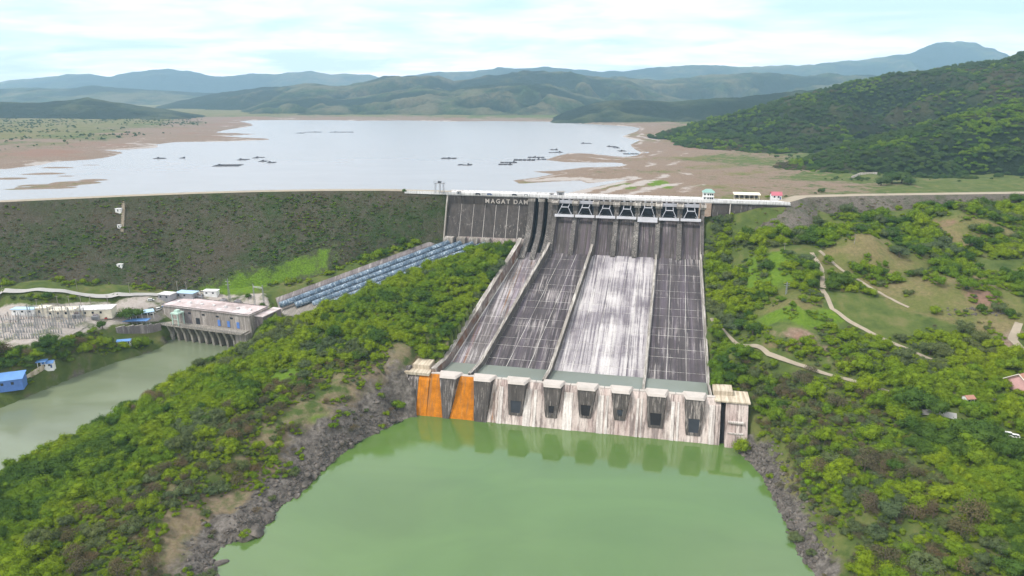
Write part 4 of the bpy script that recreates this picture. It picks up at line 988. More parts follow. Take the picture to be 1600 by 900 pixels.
def stuff_scatter(name, protos, pos, sc, label, cat, seed=0, flat=None):
    n = len(pos); r = np.random.default_rng(seed)
    me = bpy.data.meshes.new(name); me.vertices.add(n); me.vertices.foreach_set('co', np.asarray(pos, np.float32).ravel())
    a = me.attributes.new('sc', 'FLOAT_VECTOR', 'POINT'); s = np.asarray(sc, np.float32)
    sv = np.stack([s, s, s * r.uniform(.7, 1.4, n) * (flat or 1)], -1).astype(np.float32); a.data.foreach_set('vector', sv.ravel())
    a = me.attributes.new('rot', 'FLOAT_VECTOR', 'POINT'); rv = np.stack([r.uniform(-.12, .12, n), r.uniform(-.12, .12, n), r.uniform(0, 6.283, n)], -1).astype(np.float32); a.data.foreach_set('vector', rv.ravel())
    a = me.attributes.new('vi', 'INT', 'POINT'); a.data.foreach_set('value', r.integers(0, len(protos), n).astype(np.int32))
    o = obj(name, me); props(o, label, cat, kind='stuff')
    ng = bpy.data.node_groups.new(name, 'GeometryNodeTree')
    ng.interface.new_socket('Geometry', in_out='INPUT', socket_type='NodeSocketGeometry'); ng.interface.new_socket('Geometry', in_out='OUTPUT', socket_type='NodeSocketGeometry')
    gi = ng.nodes.new('NodeGroupInput'); go = ng.nodes.new('NodeGroupOutput'); j = ng.nodes.new('GeometryNodeJoinGeometry')
    for p in protos:
        oi = ng.nodes.new('GeometryNodeObjectInfo'); oi.inputs['Object'].default_value = p; oi.inputs['As Instance'].default_value = True
        ng.links.new(oi.outputs['Geometry'], j.inputs[0])
    def attr(nm, ty):
        x = ng.nodes.new('GeometryNodeInputNamedAttribute'); x.data_type = ty; x.inputs[0].default_value = nm; return x.outputs[0]
    ip = ng.nodes.new('GeometryNodeInstanceOnPoints'); ip.inputs['Pick Instance'].default_value = True
    ng.links.new(gi.outputs[0], ip.inputs['Points']); ng.links.new(j.outputs[0], ip.inputs['Instance'])
    ng.links.new(attr('vi', 'INT'), ip.inputs['Instance Index']); ng.links.new(attr('rot', 'FLOAT_VECTOR'), ip.inputs['Rotation']); ng.links.new(attr('sc', 'FLOAT_VECTOR'), ip.inputs['Scale'])
    ng.links.new(ip.outputs[0], go.inputs[0])
    md = o.modifiers.new(name, 'NODES'); md.node_group = ng
    return o

def emb_hit(emb, px, py):
    _, c, nd, slope = emb; d = ray(px, py)
    for s in np.arange(300, 900, .8):
        x, y, z = d[0] * s, d[1] * s, CZ + d[2] * s
        k = int(np.argmin((c[:, 0] - x) ** 2 + (c[:, 1] - y) ** 2)); off = (x - c[k, 0]) * nd[k, 0] + (y - c[k, 1]) * nd[k, 1]
        if z < 100 - max(off, 0) / slope[k] + .4: return np.array([x, y, 100 - max(off, 0) / slope[k]])
    return None
# landmark trees, each told apart in the photograph
TREE_ONE = [
    (205, 497, 'leaf_deep', 2, 7.6, 'big dark rounded tree standing in the yard beside the long canopy roof'),
    (236, 488, 'leaf_scrub', 0, 3.4, 'small brownish tree on the yard right of the big dark tree'),
    (200, 640, 'leaf_deep', 2, 5.4, 'broad dark tree standing out on the river edge of the green ridge'),
    (622, 640, 'leaf_mid', 1, 4.4, 'round green bush against the left end of the orange stained wall'),
    (20, 760, 'leaf_deep', 1, 4.2, 'dark tree at the river edge on the far left of the ridge'),
    (161, 514, 'leaf_deep', 1, 3.4, 'dark green tree nearest the retaining wall in the row under the yard'),
    (145, 520, 'leaf_mid', 0, 3.8, 'light green tree in the row under the yard fence'),
    (126, 528, 'leaf_deep', 0, 3.8, 'dark tree in the middle of the row under the yard'),
    (106, 540, 'leaf_deep', 2, 4.2, 'dark bushy tree lowest in the row beside the pale kerb'),
    (86, 550, 'leaf_mid', 1, 3.6, 'green tree behind the small blue and white hut by the river'),
    (58, 556, 'leaf_bright', 1, 4.2, 'yellow green tree in the clump below the gravel yard'),
    (1430, 640, 'leaf_deep', 2, 8.0, 'large dark spreading tree beside the short grey track on the right bank'),
    (1525, 690, 'leaf_deep', 2, 8.2, 'very large dark tree left of the white parked van'),
    (1460, 655, 'leaf_deep', 1, 5.4, 'dark tree just right of the large spreading tree on the right bank'),
    (1515, 392, 'leaf_deep', 1, 6.6, 'dark rounded tree in front of the bare tan mound'),
    (1430, 385, 'leaf_deep', 0, 5.4, 'dark tree at the back of the clump below the rocky embankment'),
    (1405, 402, 'leaf_grey', 2, 6.4, 'grey green tree with an open pale crown on the grassy hill'),
    (1440, 400, 'leaf_deep', 1, 4.6, 'small dark tree at the right end of the hill clump'),
    (1298, 452, 'leaf_deep', 1, 5.2, 'dark tree at the top of the pale dirt track'),
    (1480, 430, 'leaf_mid', 2, 5.2, 'rounded green tree at the edge of the tan slope'),
    (1560, 486, 'leaf_grey', 0, 5.0, 'grey green bush alone on the tan slope at the far right'),
    (1160, 515, 'leaf_deep', 1, 5.0, 'dark tree beside the start of the dirt path near the right chute wall'),
    (1165, 606, 'leaf_mid', 2, 4.6, 'bright green tree behind the beige block at the right end of the bucket'),
    (1322, 362, 'leaf_bright', 0, 4.6, 'bright green flat tree on the hill crest under the rocky embankment'),
    (1505, 520, 'leaf_grey', 1, 5.0, 'grey green tree below the pale stones on the right'),
    (805, 392, 'leaf_deep', 2, 5.6, 'dark green tree where the penstock slope meets the spillway piers'),
    (410, 485, 'leaf_deep', 0, 3.6, 'dark tree beside the steel portal behind the powerhouse'),
    (420, 512, 'leaf_deep', 1, 3.6, 'dark shrub at the right end wall of the powerhouse'),
    (388, 466, 'leaf_deep', 0, 3.2, 'dark bush left of the steel portal at the foot of the grass bank'),
]
for px, py, hue, sh, r, lab in TREE_ONE:
    plant_tree(hue, sh, hit(px, py), r / .95, lab)
plant_tree('leaf_deep', 0, P(632, 301.5, 99.6), 2.6, 'small dark tree on the crest where the embankment meets the white parapet')
plant_tree('leaf_mid', 2, P(1200, 310.5, 99.6), 2.6, 'green tree on the crest between the pale canopy and the red roofed house')
ORDG = ['leftmost', 'second from left', 'third from left', 'rightmost']
for i, (px, py, r) in enumerate(((1376, 294, 11.0), (1392, 292, 12.0), (1407, 292, 12.0), (1422, 294, 10.0))):
    p = P(px, py, 71.0); p[2] = float(ground_z(p[0], p[1])) - .5
    plant_tree('leaf_forest', i % 3, p, r, ORDG[i] + ' tree of the compact dark grove on the drawdown flat', group='trees of the grove on the drawdown flat')
for hue in HUES:       # make sure every hue and shape exists once; spare ones stand in the thickets
    for sh in range(3):
        if sh not in TREES.get(hue, {}):
            x = 1180 + 22 * (HUES.index(hue) * 3 + sh) % 380
            plant_tree(hue, sh, hit(x, 725 + 6 * sh + 5 * HUES.index(hue)), 2.3, {'leaf_bright': 'yellow green', 'leaf_mid': 'fresh green', 'leaf_deep': 'dark green', 'leaf_grey': 'grey green', 'leaf_dry': 'dry brown', 'leaf_forest': 'forest green', 'leaf_scrub': 'dull olive brown', 'leaf_lime': 'lime green'}[hue] + ' %s tree amid the thicket on the right bank above the rocky shore' % ('low', 'taller', 'broad')[sh], group='assorted trees on the right bank thicket', name='tree')
def protos(hue): return [TREES[hue][k] for k in range(3)]

# ---- scatter over the near ground
BARE_PX = [[(640, 572), (560, 583), (495, 610), (440, 648), (385, 690), (330, 735), (285, 785), (250, 840), (265, 850), (300, 800), (345, 752), (400, 703), (450, 665), (505, 630), (565, 600), (640, 588)]]
LOWDENS = [to_place(p) for p in BARE_PX] + SP_ + LP
TRACKS = [[(1112, 497), (1130, 515), (1150, 536), (1200, 556), (1260, 575), (1320, 592), (1388, 612)], [(1284, 452), (1300, 482), (1330, 505), (1372, 526), (1418, 545), (1455, 562)], [(1268, 395), (1284, 420), (1286, 450)], [(1600, 548), (1582, 530), (1592, 505)], [(1440, 645), (1495, 652)], [(1535, 622), (1600, 628)],
          [(1280, 392), (1320, 425), (1370, 455), (1420, 480)], [(1470, 378), (1500, 382)]]
TRK = [[tuple(hit(x, y)[:2]) for x, y in t] for t in TRACKS]
ROAD = [tuple(P(x, y, z)[:2]) for x, y, z in ((-200, 452, 54), (0, 452, 51), (60, 452.5, 49), (100, 454, 47), (180, 458, 42), (240, 460, 38), (300, 457, 36.5), (330, 457, 36))]
ORD = ['first', 'second', 'third', 'fourth', 'fifth', 'sixth', 'seventh', 'eighth', 'ninth', 'tenth', 'eleventh', 'twelfth', 'thirteenth', 'fourteenth', 'fifteenth', 'sixteenth', 'seventeenth', 'eighteenth', 'nineteenth', 'twentieth'] + ['twenty-' + q for q in ('first', 'second', 'third', 'fourth', 'fifth', 'sixth', 'seventh', 'eighth', 'ninth')] + ['thirtieth'] + ['thirty-' + q for q in ('first', 'second', 'third', 'fourth', 'fifth', 'sixth', 'seventh', 'eighth', 'ninth')] + ['fortieth'] + ['forty-' + q for q in ('first', 'second', 'third', 'fourth', 'fifth', 'sixth')]
def zone_of(px, py, left, dp, dr):
    if left:
        if dr < 14: return 'along the river edge of the ridge'
        if dp < 34: return 'above the rocky left shore'
        if py > 815: return 'by the bottom left corner'
        return 'on the left slope of the ridge' if px < 170 else 'on the crown of the ridge'
    if dp < 34: return 'above the rocky right shore'
    if py > 820: return 'by the bottom right corner'
    if px > 1480: return 'at the right edge of the bank'
    return 'in the lower right thicket' if py > 730 else 'on the upper right bank'
for fm_, X_, Y_ in EMB_ATTR:
    GRASS_PG = pg = [emb_hit(EMB_L, x, y) for x, y in ((300, 452), (345, 432), (420, 418), (495, 389), (530, 392), (510, 425), (450, 445), (400, 462), (330, 466))]
    at_ = fm_.attributes.new('grass', 'FLOAT', 'POINT'); at_.data.foreach_set('value', (soft(X_, Y_, [[tuple(q[:2]) for q in pg]], 30) * .9).astype(np.float32))
def scatter_near():
    st = 3.0
    gx, gy = np.meshgrid(np.arange(-430, 470, st), np.arange(140, 560, st))
    x = (gx + RNG.uniform(-.48, .48, gx.shape) * st).ravel(); y = (gy + RNG.uniform(-.48, .48, gy.shape) * st).ravel()
    z = ground_z(x, y); px, py = proj(x, y, z)
    a, b = ab_of(x, y)
    ok = (y < crest_y(x) - 4) & (px > -260) & (px < 1860) & (py < 1080)
    for k, (c, nd, sl) in ((0, EMB_L[1:]), (1, EMB_R[1:])):     # not where the embankments cover the ground
        d = np.full(x.shape, 1e9); zf_ = np.full(x.shape, -1e9)
        for i in range(0, len(c), 2):
            dd = np.hypot(x - c[i, 0], y - c[i, 1]); up = dd < d; d = np.where(up, dd, d)
            off = (x - c[i, 0]) * nd[i, 0] + (y - c[i, 1]) * nd[i, 1]; zf_ = np.where(up, np.where(dd ** 2 - off ** 2 < 90, 100 - np.maximum(off, 0) / sl[i], -99), zf_)
        ok &= ~((zf_ > z - .3) & (d < 125))
    t = np.clip((b - B0) / (BL - B0), 0, 1.2)
    ok &= ~((a > -139.5 - 20 * t) & (a < 4.0) & (b > -14) & (b < 206)); ok &= ~((a > -184) & (a < 24) & (b > 176) & (b < 207)); ok &= ~((a > -206) & (a < 9) & (b > -14) & (b < 23) | (a > 8) & (a < 66) & (b < 7))
    dp = polydist(x, y, POOL); dr = polydist(x, y, RIVER); dp_, dr_ = dp, dr
    ok &= ~inpoly(x, y, POOL) & ~inpoly(x, y, RIVER) & (dr > 2.0)
    p0, p1 = PEN0[:2], PEN1[:2]; e = (p1 - p0) / np.hypot(*(p1 - p0)); al = (x - p0[0]) * e[0] + (y - p0[1]) * e[1]; cr = -(x - p0[0]) * e[1] + (y - p0[1]) * e[0]
    ok &= ~((al > -5) & (al < 150) & (cr > -14) & (cr < 31))
    for poly in YP: ok &= ~inpoly(x, y, poly) & (polydist(x, y, poly) > 1.5)
    R = PH.location; c_, s_ = math.cos(PH_ANG), math.sin(PH_ANG); lx = (x - R.x) * c_ + (y - R.y) * s_; ly = -(x - R.x) * s_ + (y - R.y) * c_
    ok &= ~((lx > -PH_L - 6) & (lx < 10) & (ly > -13) & (ly < 30))
    for t_, w in [(q, 3.6) for q in TRK] + [(ROAD, 4.2)]: ok &= polydist(x, y, t_, False) > w
    for q in CLEAR: ok &= np.hypot(x - q[0], y - q[1]) > q[2]
    rn = RNG.random(x.shape); big = fbm(x, y, 70, 3, 201); mid = fbm(x, y, 22, 3, 205)
    dens = np.where(px < 640 + (py - 400) * 0, .93, .90) + .1 * mid
    rocky = dp < 15 + 6 * fbm(x, y, 25, 2, 9)
    left = a < -140
    cliff = (dp < 52 + 14 * mid) & left & (py > 565)
    dens = np.where(cliff, .68 + .5 * mid, dens)
    cliffr = (dp < 58) & ~left & (b > 175) | ((px > 1165) & (px < 1330) & (py > 560) & (py < 735) & ((px - 1165) * .75 + 555 > py - 90))
    dens = np.where(cliffr, .60 + .5 * mid, dens)
    dens = np.where((rocky & (dp < 11)) | (left & (dp < 19 + 7 * mid) & (py > 565)), dens * .14, dens)
    openr = (px > 1150) & (py < 530)
    dens = np.where(openr, .34 + 1.35 * mid + .35 * big, dens)
    dens = np.where((px < 560) & (py < 465), .10, dens)
    bank = (dr < 60) & (px < 270) & (py < 650) & (py > 495)
    dens = np.where(bank, .92 + .3 * mid, dens)
    for poly in DP: dens = np.where(inpoly(x, y, poly), .03 + .55 * (mid > .34), dens)
    for poly in LOWDENS: dens = np.where(inpoly(x, y, poly), dens * .18, dens)
    ok &= rn < dens
    x, y, z, px, py, mid, big, cliff, cliffr, rocky, left, openr, bank = [q[ok] for q in (x, y, z, px, py, mid, big, cliff, cliffr, rocky, left, openr, bank)]
    n = len(x); r2 = RNG.random(n); hv = .5 + .9 * fbm(x, y, 34, 3, 211) + RNG.uniform(-.20, .20, n)
    hue = np.where(hv < .06, 2, np.where(hv < .40, 1, np.where(hv < .86, 0, 3)))
    hue = np.where((r2 < .05) & left, 2, hue)
    hue = np.where(cliff & (r2 < .62), np.where(r2 < .18, 4, np.where(r2 < .45, 6, 3)), hue)
    hue = np.where(cliffr & (r2 < .55), np.where(r2 < .10, 4, np.where(r2 < .28, 6, 3)), hue)
    hue = np.where(openr & (r2 < .25), np.where(r2 < .14, 2, 3), hue)
    hue = np.where(bank & (r2 < .28), np.where(r2 < .12, 4, 2), hue)
    rad = np.exp(RNG.normal(.74, .36, n)) * (1 + .25 * big); rad = np.clip(rad, 1.0, 4.8)
    rad = np.where(cliff | rocky, rad * .82, rad); rad = rad * np.where(left, 1.06, 1.15)
    rad = np.where(hue == 2, rad * 1.15, rad)
    dist = np.sqrt(x ** 2 + y ** 2 + (CZ - z) ** 2)
    vis = (px > -10) & (px < 1610) & (py < 905) & (py > 250)
    order = np.argsort(-np.where(vis, rad / dist, 0))
    one = order[:300 - len([o for o in COL.objects if o.get('category') == 'tree'])]
    words = {0: 'yellow green leafy tree', 1: 'fresh green leafy tree', 2: 'dark green leafy tree', 3: 'grey green leafy tree', 4: 'dry brown bare looking tree', 6: 'olive brown scrubby tree'}
    zone = np.array([zone_of(*q) for q in zip(px, py, left, dp_[ok], dr_[ok])], dtype=object); size = np.where(rad < np.median(rad[one]) * .88, 'small', np.where(rad > np.median(rad[one]) * 1.15, 'large', 'mid-sized'))
    keys = {}
    for i in one: keys.setdefault((int(hue[i]), size[i], zone[i]), []).append(i)
    place = {}
    for kk, ids in keys.items():
        for j, i in enumerate(sorted(ids, key=lambda q: px[q])): place[i] = (j, len(ids))
    for i in one:
        reg = ('in the dense growth at the lower left of the ridge' if py[i] > 700 else 'on the ridge between the river and the green pool') if left[i] else ('in the thicket at the lower right above the rocky shore' if py[i] > 740 else 'on the right bank slope beyond the rocky shore')
        j, m_ = place[i]; base = '%s %s %s' % (size[i], words[int(hue[i])], zone[i]); grp = '%s trees %s' % (words[int(hue[i])].replace(' tree', ''), zone[i])
        lab = base if m_ == 1 else (ORD[j] + ' ' + base + ' from left') if m_ <= len(ORD) else base
        plant_tree(HUES[int(hue[i])], random.randrange(3), (x[i], y[i], z[i] - .25), float(rad[i]) * 1.12, lab, group=grp)
    rest = np.ones(n, bool); rest[one] = False
    nm = {0: ('shrub_thicket', 'bright yellow green thicket covering both banks'), 1: ('shrub_thicket', 'mid green bushes filling the banks around the spillway'), 2: ('shrub_thicket', 'dark green bushes scattered through the bank thickets'), 3: ('shrub_thicket', 'grey green bushes mixed into the bank thickets'), 4: ('dry_brush', 'dry brown brush above the rocky shores'), 6: ('dry_brush', 'dull olive brush on the cliffs beside the pool')}
    for h in (0, 1, 2, 3, 4, 6):
        s = rest & (hue == h); q = np.stack([x[s], y[s], z[s] - .3], 1)
        stuff_scatter(nm[h][0], protos(HUES[h]), q, rad[s] * 1.12, nm[h][1], 'bushes', seed=h)
    st = 2.0; sx, sy = np.meshgrid(np.arange(-330, 430, st), np.arange(150, 540, st))
    ux_ = (sx + RNG.uniform(-.48, .48, sx.shape) * st).ravel(); uy_ = (sy + RNG.uniform(-.48, .48, sy.shape) * st).ravel()
    gi = {}       # low bushes fill in wherever a bigger one stands close by
    cell = set(zip((x // 6).astype(int), (y // 6).astype(int)))
    near_ = np.array([(int(p // 6), int(q // 6)) in cell for p, q in zip(ux_, uy_)])
    kp = near_ & base_ok(ux_, uy_) & (RNG.random(ux_.shape) < .85); ux_, uy_ = ux_[kp], uy_[kp]; uz_ = ground_z(ux_, uy_); hh_ = RNG.random(len(ux_)) + .4 * fbm(ux_, uy_, 25, 3, 77)
    for hue_, lo_, hi_, lab_ in (('leaf_mid', -9, .24, 'low fresh green undergrowth between the bushes on both banks'), ('leaf_bright', .24, .76, 'low yellow green undergrowth between the bushes on both banks'), ('leaf_scrub', .76, .86, 'low olive brush between the bushes on both banks'), ('leaf_grey', .86, 9, 'low grey green undergrowth between the bushes on both banks')):
        q = (hh_ >= lo_) & (hh_ < hi_); stuff_scatter('undergrowth', protos(hue_), np.stack([ux_[q], uy_[q], uz_[q] - .2], 1), RNG.uniform(.6, 1.7, int(q.sum())), lab_, 'undergrowth', 61)
    return n
def base_ok(x, y):
    a, b = ab_of(x, y); t = np.clip((b - B0) / (BL - B0), 0, 1.2); dp = polydist(x, y, POOL); dr = polydist(x, y, RIVER)
    ok = ~((a > -139.5 - 20 * t) & (a < 3.0) & (b > -14) & (b < 206)) & ~((a > -184) & (a < 24) & (b > 176) & (b < 207)) & ~inpoly(x, y, POOL) & ~inpoly(x, y, RIVER) & (dr > 1.5) & (dp > 9)
    p0, p1 = PEN0[:2], PEN1[:2]; e = (p1 - p0) / np.hypot(*(p1 - p0)); al = (x - p0[0]) * e[0] + (y - p0[1]) * e[1]; cr = -(x - p0[0]) * e[1] + (y - p0[1]) * e[0]
    ok &= ~((al > -5) & (al < 150) & (cr > -13) & (cr < 30))
    for poly in YP: ok &= ~inpoly(x, y, poly)
    for t_, w in [(q, 2.6) for q in TRK] + [(ROAD, 3.6)]: ok &= polydist(x, y, t_, False) > w
    for q in CLEAR: ok &= np.hypot(x - q[0], y - q[1]) > q[2]
    return ok
CLEAR = []
#@@DETAILS
# ------------------------------------------------------------------ roads and tracks
def ribbon(name, mat, pts, w, lift=.12, step=2.0):
    c = resample(pts, step); tan = np.gradient(c, axis=0); tan /= np.hypot(tan[:, 0], tan[:, 1])[:, None] + 1e-9
    nd = np.stack([-tan[:, 1], tan[:, 0]], 1); off = np.linspace(-w / 2, w / 2, 4)
    jit = 1 + .18 * fbm(c[:, 0], c[:, 1], 9, 2, 301)[:, None]
    X = c[:, 0:1] + nd[:, 0:1] * off * jit; Y = c[:, 1:2] + nd[:, 1:2] * off * jit
    Z = np.maximum(ground_z(X, Y), ground_z(c[:, 0:1] + 0 * off, c[:, 1:2] + 0 * off) - .1) + lift
    return props(obj(name, grid_mesh(name, X, Y, Z, M[mat])), kind='structure')
ribbon('access_road', 'asphalt_pale', ROAD, 5.0, .18)
for t_, w in zip(TRK, (2.6, 2.8, 3.0, 4.0, 5.0, 5.0, 2.2, 2.4)): ribbon('dirt_track', 'dirt_track' if w != 5.0 else 'asphalt_pale', t_, w)

# ------------------------------------------------------------------ small buildings
def gable(name, loc, rz, w, d, h, rh, wall, roof, label, cat='building', over=.5, fascia=None, win=2, door=True, group=None):
    r = thing(name, loc, label, cat, group, rz)
    box('wall', M[wall], r, -w / 2, w / 2, -d / 2, d / 2, -2.0, h)
    g = MB()
    for sx in (-1, 1): g.prism_x([(-d / 2, h + .01), (d / 2, h + .01), (0, h + rh * .93)], sx * (w / 2) - (.12 if sx > 0 else 0), sx * (w / 2) + (.12 if sx < 0 else 0))
    g.build('gable_end', M[wall], r)
    for s in (-1, 1):
        e = d / 2 + over; z0 = h - rh * over / (d / 2)
        MB().hexa([(-w / 2 - over, s * e, z0), (w / 2 + over, s * e, z0), (w / 2 + over, s * .01, h + rh), (-w / 2 - over, s * .01, h + rh), (-w / 2 - over, s * e, z0 + .18), (w / 2 + over, s * e, z0 + .18), (w / 2 + over, s * .01, h + rh + .18), (-w / 2 - over, s * .01, h + rh + .18)]).build('roof', M[roof], r)
    if fascia:
        for sx in (-1, 1):
            for s in (-1, 1): MB().bar((sx * (w / 2 + over + .1), s * (d / 2 + over), h - rh * over / (d / 2) + .1), (sx * (w / 2 + over + .1), 0, h + rh + .15), .32).build('fascia', M[fascia], r)
    for i in range(win):
        x = -w / 2 + w * (i + .7) / (win + .5); box('window', M['glass_dark'], r, x - .6, x + .6, -d / 2 - .07, -d / 2 + .02, h * .42, h * .8)
    if door: box('door', M['deep_blue'], r, w / 2 - 1.5, w / 2 - .6, -d / 2 - .06, -d / 2 + .02, 0, min(2.1, h * .85))
    CLEAR.append((loc[0], loc[1], max(w, d) * .62)); return r
def flat_shed(name, loc, rz, w, d, h, wall, roof, label, cat='shed', posts=0, tilt=.0, lo=None, group=None):
    r = thing(name, loc, label, cat, group, rz)
    if posts:
        for i in range(posts):
            for y in (-d / 2 + .3, d / 2 - .3): box('post', M[wall], r, -w / 2 + .3 + (w - .6) * i / (posts - 1) - .12, -w / 2 + .3 + (w - .6) * i / (posts - 1) + .12, y - .12, y + .12, -1.0, h - .02)
        if lo: box('back_wall', M[lo], r, -w / 2 + .2, w / 2 - .2, d / 2 - .35, d / 2 - .2, 0, h - .3)
    else: box('wall', M[wall], r, -w / 2, w / 2, -d / 2, d / 2, -2, h - .02)
    MB().hexa([(-w / 2 - .5, -d / 2 - .5, h), (w / 2 + .5, -d / 2 - .5, h), (w / 2 + .5, d / 2 + .5, h + tilt), (-w / 2 - .5, d / 2 + .5, h + tilt),
               (-w / 2 - .5, -d / 2 - .5, h + .3), (w / 2 + .5, -d / 2 - .5, h + .3), (w / 2 + .5, d / 2 + .5, h + tilt + .3), (-w / 2 - .5, d / 2 + .5, h + tilt + .3)]).build('roof', M[roof], r)
    if not posts:
        for i in range(max(1, int(w / 5))):
            x = -w / 2 + 2.2 + i * 5.0
            if x < w / 2 - 1: box('window', M['glass_dark'], r, x - .7, x + .7, -d / 2 - .06, -d / 2 + .02, h * .4, h * .75)
    CLEAR.append((loc[0], loc[1], max(w, d) * .6)); return r
g0 = lambda px, py: hit(px, py)
A = math.radians
# blue and white sheds by the river, left
flat_shed('river_shed', g0(12, 602), A(22), 17, 9, 4.6, 'blue_paint', 'roof_blue', 'long shed with bright blue roof above the river at the left edge', tilt=1.6)
gable('river_hut', g0(76, 572), A(18), 6, 4, 3, 1.0, 'white_paint', 'roof_blue', 'small white hut with blue roof at the top of the pale steps by the river', 'hut', .4)
flat_shed('lean_to', g0(67, 573), A(18), 4.5, 4, 3.4, 'white_paint', 'roof_blue', 'blue roofed open shelter beside the small white hut', 'shelter', 3)
gable('bank_hut', g0(195, 537), A(14), 8, 4.4, 2.2, .7, 'white_paint', 'roof_blue', 'low blue roofed hut on the bank below the stone retaining wall', 'hut', .4)
flat_shed('yard_canopy', g0(213, 507), A(4), 17, 5, 3.2, 'steel_grey', 'roof_blue', 'long blue canopy on posts along the top of the retaining wall', 'canopy', 6)
flat_shed('vehicle_shed', g0(222, 497), A(33), 15, 5.5, 4, 'white_paint', 'roof_paleblue', 'long open vehicle shed with pale edged roof left of the powerhouse', 'shed', 5, .5, 'glass_dark')
flat_shed('store', g0(40, 489), A(0), 15, 5, 3.2, 'white_paint', 'roof_paleblue', 'pale blue roofed store at the back of the gravel yard', 'building')
flat_shed('control_building', g0(150, 491), A(8), 24, 9, 4.6, 'cream_paint', 'deck_white', 'long white roofed control building at the back of the gravel yard', 'building', tilt=.5)
flat_shed('equipment_house', g0(100, 492), A(4), 17, 8, 4.4, 'cream_paint', 'cream_paint', 'pale cream equipment building between the switchyard frames and long white building', 'building')
flat_shed('store', g0(70, 492), A(3), 7, 6, 5.2, 'cream_paint', 'cream_paint', 'small square cream building left of the equipment building', 'building')
flat_shed('store', g0(331, 461), A(-4), 10, 4.5, 3.4, 'white_paint', 'white_paint', 'white site office by the road behind the powerhouse roof', 'building')
flat_shed('store', g0(293, 463), A(-12), 14, 7, 3.6, 'steel_grey', 'roof_paleblue', 'grey blue roofed workshop directly behind the powerhouse', 'workshop')
flat_shed('workshop', g0(262, 466), A(-14), 10, 7, 4.0, 'steel_grey', 'deck_white', 'small pale roofed workshop left of the grey blue workshop', 'workshop')
gable('house', g0(1603, 606), A(24), 15, 11, 4.2, 4.0, 'pink_wall', 'roof_brown', 'pink walled house with cream edged brown roof at the right edge', 'house', .9, 'cream_paint', 3)
gable('hut', g0(1512, 628), A(8), 4, 3.4, 2.6, 1.0, 'white_paint', 'roof_brown', 'tiny white hut with brown roof beside the grey track on the right bank', 'hut', .4)
# crest buildings at the right end of the dam
def crest_house():
    p = P(1106, 312.5, 100); r = thing('control_house', p, 'white two storey control house with green hipped roof on the dam crest', 'building', rz=-TH)
    box('wall', M['white_paint'], r, -4, 4, -3.6, 3.6, -.5, 6.2)
    MB().prism_z([(-4.8, -4.4), (4.8, -4.4), (4.8, 4.4), (-4.8, 4.4)], 6.22, 8.6, [(-2, -.3), (2, -.3), (2, .3), (-2, .3)]).build('roof', M['roof_green'], r)
    for z in (1.2, 4.1):
        for x in (-2.7, -.2, 1.5, 3.0): box('window', M['glass_dark'], r, x - .55, x + .55, -3.68, -3.58, z, z + 1.3)
    box('balcony', M['white_paint'], r, -4.3, 4.3, -4.4, -3.62, 3.0, 3.25)
crest_house()
flat_shed('canopy', P(1166, 310.5, 100), A(-10), 19, 7, 3.4, 'cream_paint', 'cream_paint', 'long cream canopy on posts along the crest road right of the green roofed house', 'canopy', 6, .9, 'net')
gable('house', P(1212, 311, 100), A(-8), 7.5, 5.5, 3.4, 2.2, 'white_paint', 'roof_red', 'white house with red roof at the end of the crest road', 'house', .5)
r = thing('crest_gantry', P(687, 302, 100), 'tall open steel hoist frame standing on the dam crest against the lake', 'hoist frame', rz=-TH)
for x in (-3.6, 0.4, 3.6):
    for y in (-1.4, 1.4): MB().tube([(x, y, -.2), (x * .94, y * .9, 8.2)], .22, 6).build('leg', M['steel_grey'], r)
box('platform', M['steel_grey'], r, -4.4, 4.6, -2.0, 2.0, 8.2, 8.7)
for x in (-4, -1.2, 1.6, 4.2): box('rail_post', M['steel_grey'], r, x - .08, x + .08, -1.9, -1.75, 8.72, 10.2)
box('rail', M['steel_grey'], r, -4.3, 4.5, -1.92, -1.74, 10.2, 10.35); box('winch', M['steel_dark'], r, -1, 1.4, -1, 1, 8.72, 10.0)
r = thing('hoist_house', P(876, 306.5, 100), 'grey hoist cabin on the crest above the left gate', 'cabin', rz=-TH)
box('wall', M['steel_grey'], r, -2.8, 2.8, -1.8, 1.8, -.1, 3.4); box('roof', M['wall_edge'], r, -3.2, 3.2, -2.2, 2.2, 3.42, 3.7); box('window', M['glass_dark'], r, -1.2, 1.4, -1.88, -1.78, 1.4, 2.5)
for px, lab in ((717, 'grey valve housing on the crest right of the hoist frame'), (862, 'low dark hatch box on the crest beside the hoist cabin')):
    r = thing('valve_housing', P(px, 303 + (px - 717) * .02, 100), lab, 'housing', rz=-TH); box('case', M['steel_grey'], r, -1.6, 1.6, -1, 1, 0, 1.9); box('lid', M['wall_edge'], r, -1.75, 1.75, -1.15, 1.15, 1.92, 2.1); box('door', M['steel_dark'], r, -.5, .5, -1.06, -.98, .2, 1.6)
